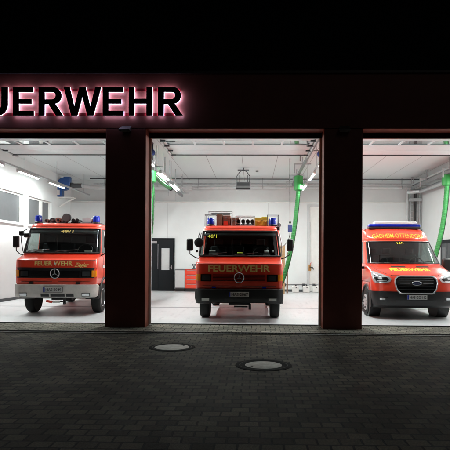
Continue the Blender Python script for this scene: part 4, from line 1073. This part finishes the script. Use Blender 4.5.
for x, w, h, lab in ((.52, .13, .24, 'yellow case left of its twin on the middle fire engine'), (.71, .10, .26, 'yellow case nearer the right beacon on the middle engine')):
    c_ = thing('equipment_case', lab, 'case', on(t2, x - .03, 1.40, ZR), 0, 'yellow cases on the roof')
    MB().box(-w, w - .02, -.12, .25, 0, h - .02).build('case_body', 'yellow_case', c_, bevel=.02)
    b = MB(); b.box(-w * .2, w * .2, -.14, -.121, .10, .13); b.box(-w - .003, w - .017, -.125, .255, .14, .15); b.build('clasp', 'gold_foil', c_)
ant = thing('spot_lamp', 'small chrome lamp at the right roof corner of the middle engine', 'lamp', on(t2, 1.05, 1.15, 2.33))
MB().lathe([(.05, -.05), (.06, 0), (.03, .07)], (0, 0, .09), 'y', 16).build('lamp_housing', 'chrome', ant); MB().box(-.07, .02, -.015, .015, -.05, .04).build('lamp_foot', 'black', ant)

# ------------------------------------------------------------------ rescue van
VC, VN = .40, 2.7
VLO = [(.27, .14, .92), (.34, .04, .97), (.50, .0, 1.0), (.66, .0, 1.01), (.90, .035, 1.02), (1.04, .10, 1.02), (1.10, .17, 1.018), (1.16, .30, 1.012), (1.25, .58, 1.0), (1.34, .88, .985)]
VUP = [(1.34, .88, .985), (1.365, .905, .98), (1.95, 1.50, .895), (1.985, 1.53, .89)]
VRF = [(1.985, 1.53, .89), (2.10, 1.62, .875), (2.22, 1.76, .855), (2.30, 1.93, .82), (2.35, 2.15, .76), (2.375, 2.45, .66)]
YV = 1.62
xv_, _ = at(416.8, 285, YV)
van = thing('rescue_van', 'red van with yellow GÄDHEIM-OTTENDORF and blue lightbar in the right bay', 'van', (xv_, YV, .018), 0)
side = [5.55, 4.78, 3.82, 2.40, 1.46, .52]
def vcls_lo(i, j, N):
    z = VLO[i][0]
    if z < .89 and j in (1, N - 3): return None
    if z < .89 and j in (4, N - 6): return None
    return 'p' if z < .5 else 'r'
lo, _ = shell(VLO, VC, VN, side, vcls_lo)
b = weld(lo['r']); b.build('body', 'red_paint', van, recalc=False, solid=(.015, 'interior'))
weld(lo['p']).build('sill', 'plastic', van, recalc=False, solid=(.015, 'interior'))
VS = Surf(VLO, VC, VN); VSU = Surf(VUP + VRF[1:], VC, VN)
gx = XS.index(-.955)
def vcls_up(i, j, N):
    ns = len(side); fj = j - ns
    if i == 1:
        if gx <= fj < len(XS) - 1 - gx: return 'wind'
        if j in (3,): return 's1'
        if j in (2,): return 's2'
        if j == N - 5: return 's3'
        if j == N - 4: return 's4'
    return 'r'
up, _ = shell(VUP, VC, VN, side, vcls_up)
weld(up['r']).build('window_pillars', 'red_paint', van, recalc=False, solid=(.015, 'interior'))
weld(up['wind']).build('windscreen', 'glass', van, recalc=False)
for k in ('s1', 's2', 's3', 's4'):
    if k in up: up[k].build('side_window', 'glass', van, recalc=False)
rf, _ = shell(VRF, VC, VN, side, lambda i, j, N: 'r', cap_top='r')
weld(rf['r']).build('roof', 'red_paint', van, recalc=False, solid=(.015, 'interior'))
def vscr(q, z, off=.004):
    f, w = VSU.par(z); x = q * w; return Vector((x, VSU.y(x, z) - off, z))
us = [-.955, -.9, -.8, -.6, -.3, 0, .3, .6, .8, .9, .955]
loop = [vscr(u, 1.368) for u in us] + [vscr(.955, z) for z in (1.5, 1.65, 1.8)] + [vscr(u, 1.948) for u in reversed(us)] + [vscr(-.955, z) for z in (1.8, 1.65, 1.5)]
MB().tube(loop, .016, 8, closed=True).build('windscreen_seal', 'black', van)
# sun band of glass
w = MB()
for x0 in (-.45, .15):
    pts = [vscr(x0 / .97, 1.375, .02), vscr((x0 + .3) / .97, 1.40, .02), vscr((x0 + .62) / .97, 1.43, .02)]; w.tube(pts, .008, 6)
w.build('wiper', 'black', van)
MB().box(-.90, .90, 1.2, 1.5, 1.0, 1.36).build('dashboard', 'interior', van, bevel=.04)
pp = MB().box(-.45, -.15, 1.22, 1.35, 1.362, 1.385); pp.build('papers', 'cloth', van)
for x in (-.55, -.15, .50):
    s_ = MB(); s_.box(x - .2, x + .2, 1.9, 2.35, .85, 1.0); s_.box(x - .2, x + .2, 2.27, 2.39, 1.0, 1.6); s_.box(x - .12, x + .12, 2.28, 2.37, 1.62, 1.8); s_.build('seat', 'seat', van, bevel=.03)
sw = MB(); cc = Vector((.50, 1.62, 1.36)); q = Matrix.Rotation(R(-30), 3, 'X')
sw.tube([cc + q @ Vector((.19 * math.cos(a * math.pi / 12), 0, .19 * math.sin(a * math.pi / 12))) for a in range(24)], .015, 8, closed=True); sw.tube([cc + q @ Vector((-.18, 0, 0)), cc + q @ Vector((.18, 0, 0))], .015, 6)
sw.tube([cc, cc + Vector((0, -.2, -.15))], .02, 6)
sw.build('steering_wheel', 'black', van)
MB().box(-.85, .85, 2.55, 2.57, .4, 2.2).build('cab_partition', 'interior', van)
# bonnet strips, lettering
on_v = lambda S_, cx, z0, k=1.0, off=.004, bow=0: (lambda u, v_: (cx + u, S_.y(cx + u, z0 + v_ * k - bow * u * u) - off, z0 + v_ * k - bow * u * u))
for a, b in ((-.44, -.08), (.20, .52)):
    mb = MB(); patch(VS, [(1.272, a, b), (1.30, a, b)], .004, 8, .0, mb); mb.build('bonnet_vent', 'black', van)
decal('bonnet_lettering', 'FEUERWEHR', .065, 1.00, 'yellow_fluo', van, on_v(VS, -.02, 1.185, 1.0, .008), bold=.03)
decal('roof_lettering', 'GÄDHEIM-OTTENDORF', .120, 1.38, 'yellow_foil', van, on_v(VSU, 0, 2.065, 1.0, .006, .05), bold=.006)
decal('call_sign', '14/1', .05, .17, 'yellow_fluo', van, on_v(VSU, 0, 1.885, 1.0, .006), bold=.02)
for sgn in (-1, 1):
    ctl = [(.56, 1.075), (.68, 1.115), (.80, 1.175), (.88, 1.25), (.93, 1.325)]
    MB().tube([Vector((sgn * a_, VS.y(sgn * a_, b_) - .001, b_)) for a_, b_ in ctl], .005, 6).build('bonnet_gap', 'black', van)
MB().tube([Vector((q_ / 20 * .58, VS.y(q_ / 20 * .58, 1.075) - .001, 1.075)) for q_ in range(-20, 21)], .004, 6).build('bonnet_gap', 'black', van)
# grille
g = MB(); rows = [(.645, -.37, .37), (.66, -.41, .41), (.75, -.48, .48), (.90, -.515, .515), (1.0, -.495, .495), (1.045, -.44, .44), (1.065, -.37, .37)]
gr = patch(VS, rows, .022, 20, .02, g).build('grille', 'black_gloss', van)
lp = [Vector((x, VS.y(x, z) - .03, z)) for x, z in [(r[1], r[0]) for r in rows] + [(r[2], r[0]) for r in reversed(rows)]]
# dense loop for the chrome outline
full = []
for a, b in zip(lp, lp[1:] + lp[:1]):
    for k in range(4):
        x = a.x + (b.x - a.x) * k / 4; z = a.z + (b.z - a.z) * k / 4; full.append(Vector((x, VS.y(x, z) - .028, z)))
MB().tube(full, .018, 6, closed=True).build('grille_surround', 'chrome', gr)
mb = MB()
for z in (.73, .80, .95, 1.0): patch(VS, [(z, -.42, .42), (z + .02, -.42, .42)], .034, 14, -.015, mb)
mb.build('grille_bar', 'plastic', gr)
mb = MB(); patch(VS, [(.885, -.40, -.16), (.90, -.40, -.16)], .04, 4, -.02, mb); patch(VS, [(.885, .16, .40), (.90, .16, .40)], .04, 4, -.02, mb); mb.build('chrome_bar', 'chrome', gr)
ye = VS.y(0, .88) - .045
em = thing_part('emblem', van)
MB().tube([(.115 * math.cos(R(a)), ye, .89 + .045 * math.sin(R(a))) for a in range(0, 360, 12)], .009, 6, closed=True).build('emblem_ring', 'chrome', em)
MB().prism([(.105 * math.cos(R(a)), .89 + .038 * math.sin(R(a))) for a in range(0, 360, 12)], ye, ye + .015).build('emblem_plate', 'navy', em)
decal('emblem_script', 'Ford', .035, .12, 'chrome', em, lambda u, v_: (u, ye - .002, .874 + v_), shear=.35)
# bumper plastics, lower grille, plate
VSB = Surf([(z_, f_ - .012, w_ + .012) for z_, f_, w_ in VLO], VC, VN)
mb = MB(); patch(VSB, [(z_, -VSB.par(z_)[1] * .9999, VSB.par(z_)[1] * .9999) for z_ in (.275, .31, .34, .42, .50, .58, .66, .69)], 0, 64, .008, mb, True)
bp = mb.build('bumper', 'plastic', van)
mb = MB(); patch(VS, [(.36, -.46, .46), (.48, -.50, .50)], .020, 14, .0, mb); mb.build('lower_grille', 'black', bp)
number_plate(van, VS, 0.0, .555, 'HAS-GO 112', .48, .11, .045)
for s in (-1, 1):
    mb = MB(); x0, x1 = sorted((s * .68, s * .90)); patch(VS, [(.44, x0, x1), (.56, x0, x1)], .018, 8, .0, mb); fl = mb.build('fog_light', 'black_gloss', van)
    mb = MB(); x0, x1 = sorted((s * .74, s * .86)); patch(VS, [(.48, x0, x1), (.53, x0, x1)], .024, 6, .0, mb); mb.build('lens', 'lens', fl)
    mb = MB(); sg = lambda a, b: (min(s * a, s * b), max(s * a, s * b))
    patch(VS, [(.895, *sg(.70, .96)), (.92, *sg(.62, .985)), (.99, *sg(.58, 1.0)), (1.04, *sg(.62, 1.003)), (1.10, *sg(.76, 1.0)), (1.15, *sg(.88, .99)), (1.18, *sg(.94, .98))], .012, 14, .01, mb)
    hl = mb.build('headlight', 'lens', van)
    mb = MB(); patch(VS, [(.925, *sg(.70, .93)), (.98, *sg(.64, .97)), (1.03, *sg(.68, .97)), (1.075, *sg(.80, .96))], .016, 8, .0, mb); mb.build('lamp_reflector', 'black_gloss', hl)
    mb = MB(); patch(VS, [(.935, *sg(.70, .92)), (.95, *sg(.70, .92))], .020, 8, .0, mb); patch(VS, [(.975, *sg(.80, .89)), (1.025, *sg(.80, .89))], .020, 8, .0, mb); mb.build('lamp_bulb', 'chrome', hl)
    pr = [(.37, .275), (.57, .275), (.575, .40), (.61, .53), (.68, .66), (.71, .69), (.37, .69)]; xa_, xb_ = s * .965, s * 1.023
    MB().add([(xa_, y_, z_) for y_, z_ in pr] + [(xb_, y_, z_) for y_, z_ in pr], [tuple(range(7)), tuple(range(7, 14))] + [(i, (i + 1) % 7, (i + 1) % 7 + 7, i + 7) for i in range(7)]).build('bumper_side', 'plastic', van, bevel=.008)
    ms = thing_part('mirror', van)
    MB().box(s * 1.17 - .10, s * 1.17 + .10, 1.18, 1.34, 1.16, 1.50).build('mirror_housing', 'plastic', ms, bevel=.04)
    MB().box(min(s * .95, s * 1.12), max(s * .95, s * 1.12), 1.26, 1.33, 1.22, 1.28).build('mirror_arm', 'plastic', ms, bevel=.01)
    for yc in (.99, 4.30):
        y0, y1 = (.52, 1.46) if yc < 2 else (3.82, 4.78); ap = MB(); K = 20; vs = []; Rr = .43; zc = .37; x = s * 1.012
        for k in range(K + 1):
            a = math.pi * k / K; ca, sa = math.cos(a), math.sin(a)
            m_ = min((y1 - yc) / max(ca, 1e-6) if ca > 0 else (y0 - yc) / min(ca, -1e-6), (.90 - zc) / max(sa, 1e-6))
            vs += [(x, yc + Rr * ca, zc + Rr * sa), (x, yc + m_ * ca, zc + m_ * sa)]
        ap.add(vs, [(2 * k, 2 * k + 1, 2 * k + 3, 2 * k + 2) for k in range(K)])
        ap.build('wing', 'red_paint', van, solid=(.012, None))
        MB().tube([(x, yc + Rr * math.cos(math.pi * k / K), zc + Rr * math.sin(math.pi * k / K)) for k in range(K + 1)], .022, 8).build('wheel_arch', 'plastic', van)
        MB().lathe([(.44, -.14), (.44, .14)], (s * .86, yc, .37), 'x', 28).build('arch_liner', 'black', van)
        wheel(van, s * .905, yc, .35, .225, s, cover=True)
    MB().box(min(s * 1.005, s * 1.022), max(s * 1.005, s * 1.022), 2.45, 5.2, .72, .80).build('side_stripe', 'yellow_foil', van)
    MB().box(min(s * 1.0, s * 1.03), max(s * 1.0, s * 1.03), 2.12, 2.28, 1.12, 1.16).build('door_handle', 'plastic', van)
    l = MB(); l.box(min(s * 1.012, s * 1.018), max(s * 1.012, s * 1.018), 2.395, 2.405, .45, 1.33); l.build('door_gap', 'black', van)
ch = MB(); ch.box(-.7, .7, .3, 5.3, .28, .42); ch.build('chassis', 'black', van)
lb = thing_part('light_bar', van)
MB().box(-.72, .72, 1.98, 2.28, 2.335, 2.38).build('light_bar_base', 'black', lb, bevel=.01)
MB().box(-.72, .72, 1.98, 2.28, 2.381, 2.455).build('light_bar_lens', 'blue_lens', lb, bevel=.02)
MB().box(-.56, .62, 2.0, 2.26, 2.456, 2.53).build('light_bar_cover', 'white_paint', lb, bevel=.02)
b = MB(); b.tube([(-.80, 2.1, 2.30), (-.80, 5.2, 2.36)], .015, 6); b.tube([(.80, 2.1, 2.30), (.80, 5.2, 2.36)], .015, 6); b.build('roof_rail', 'black', van)
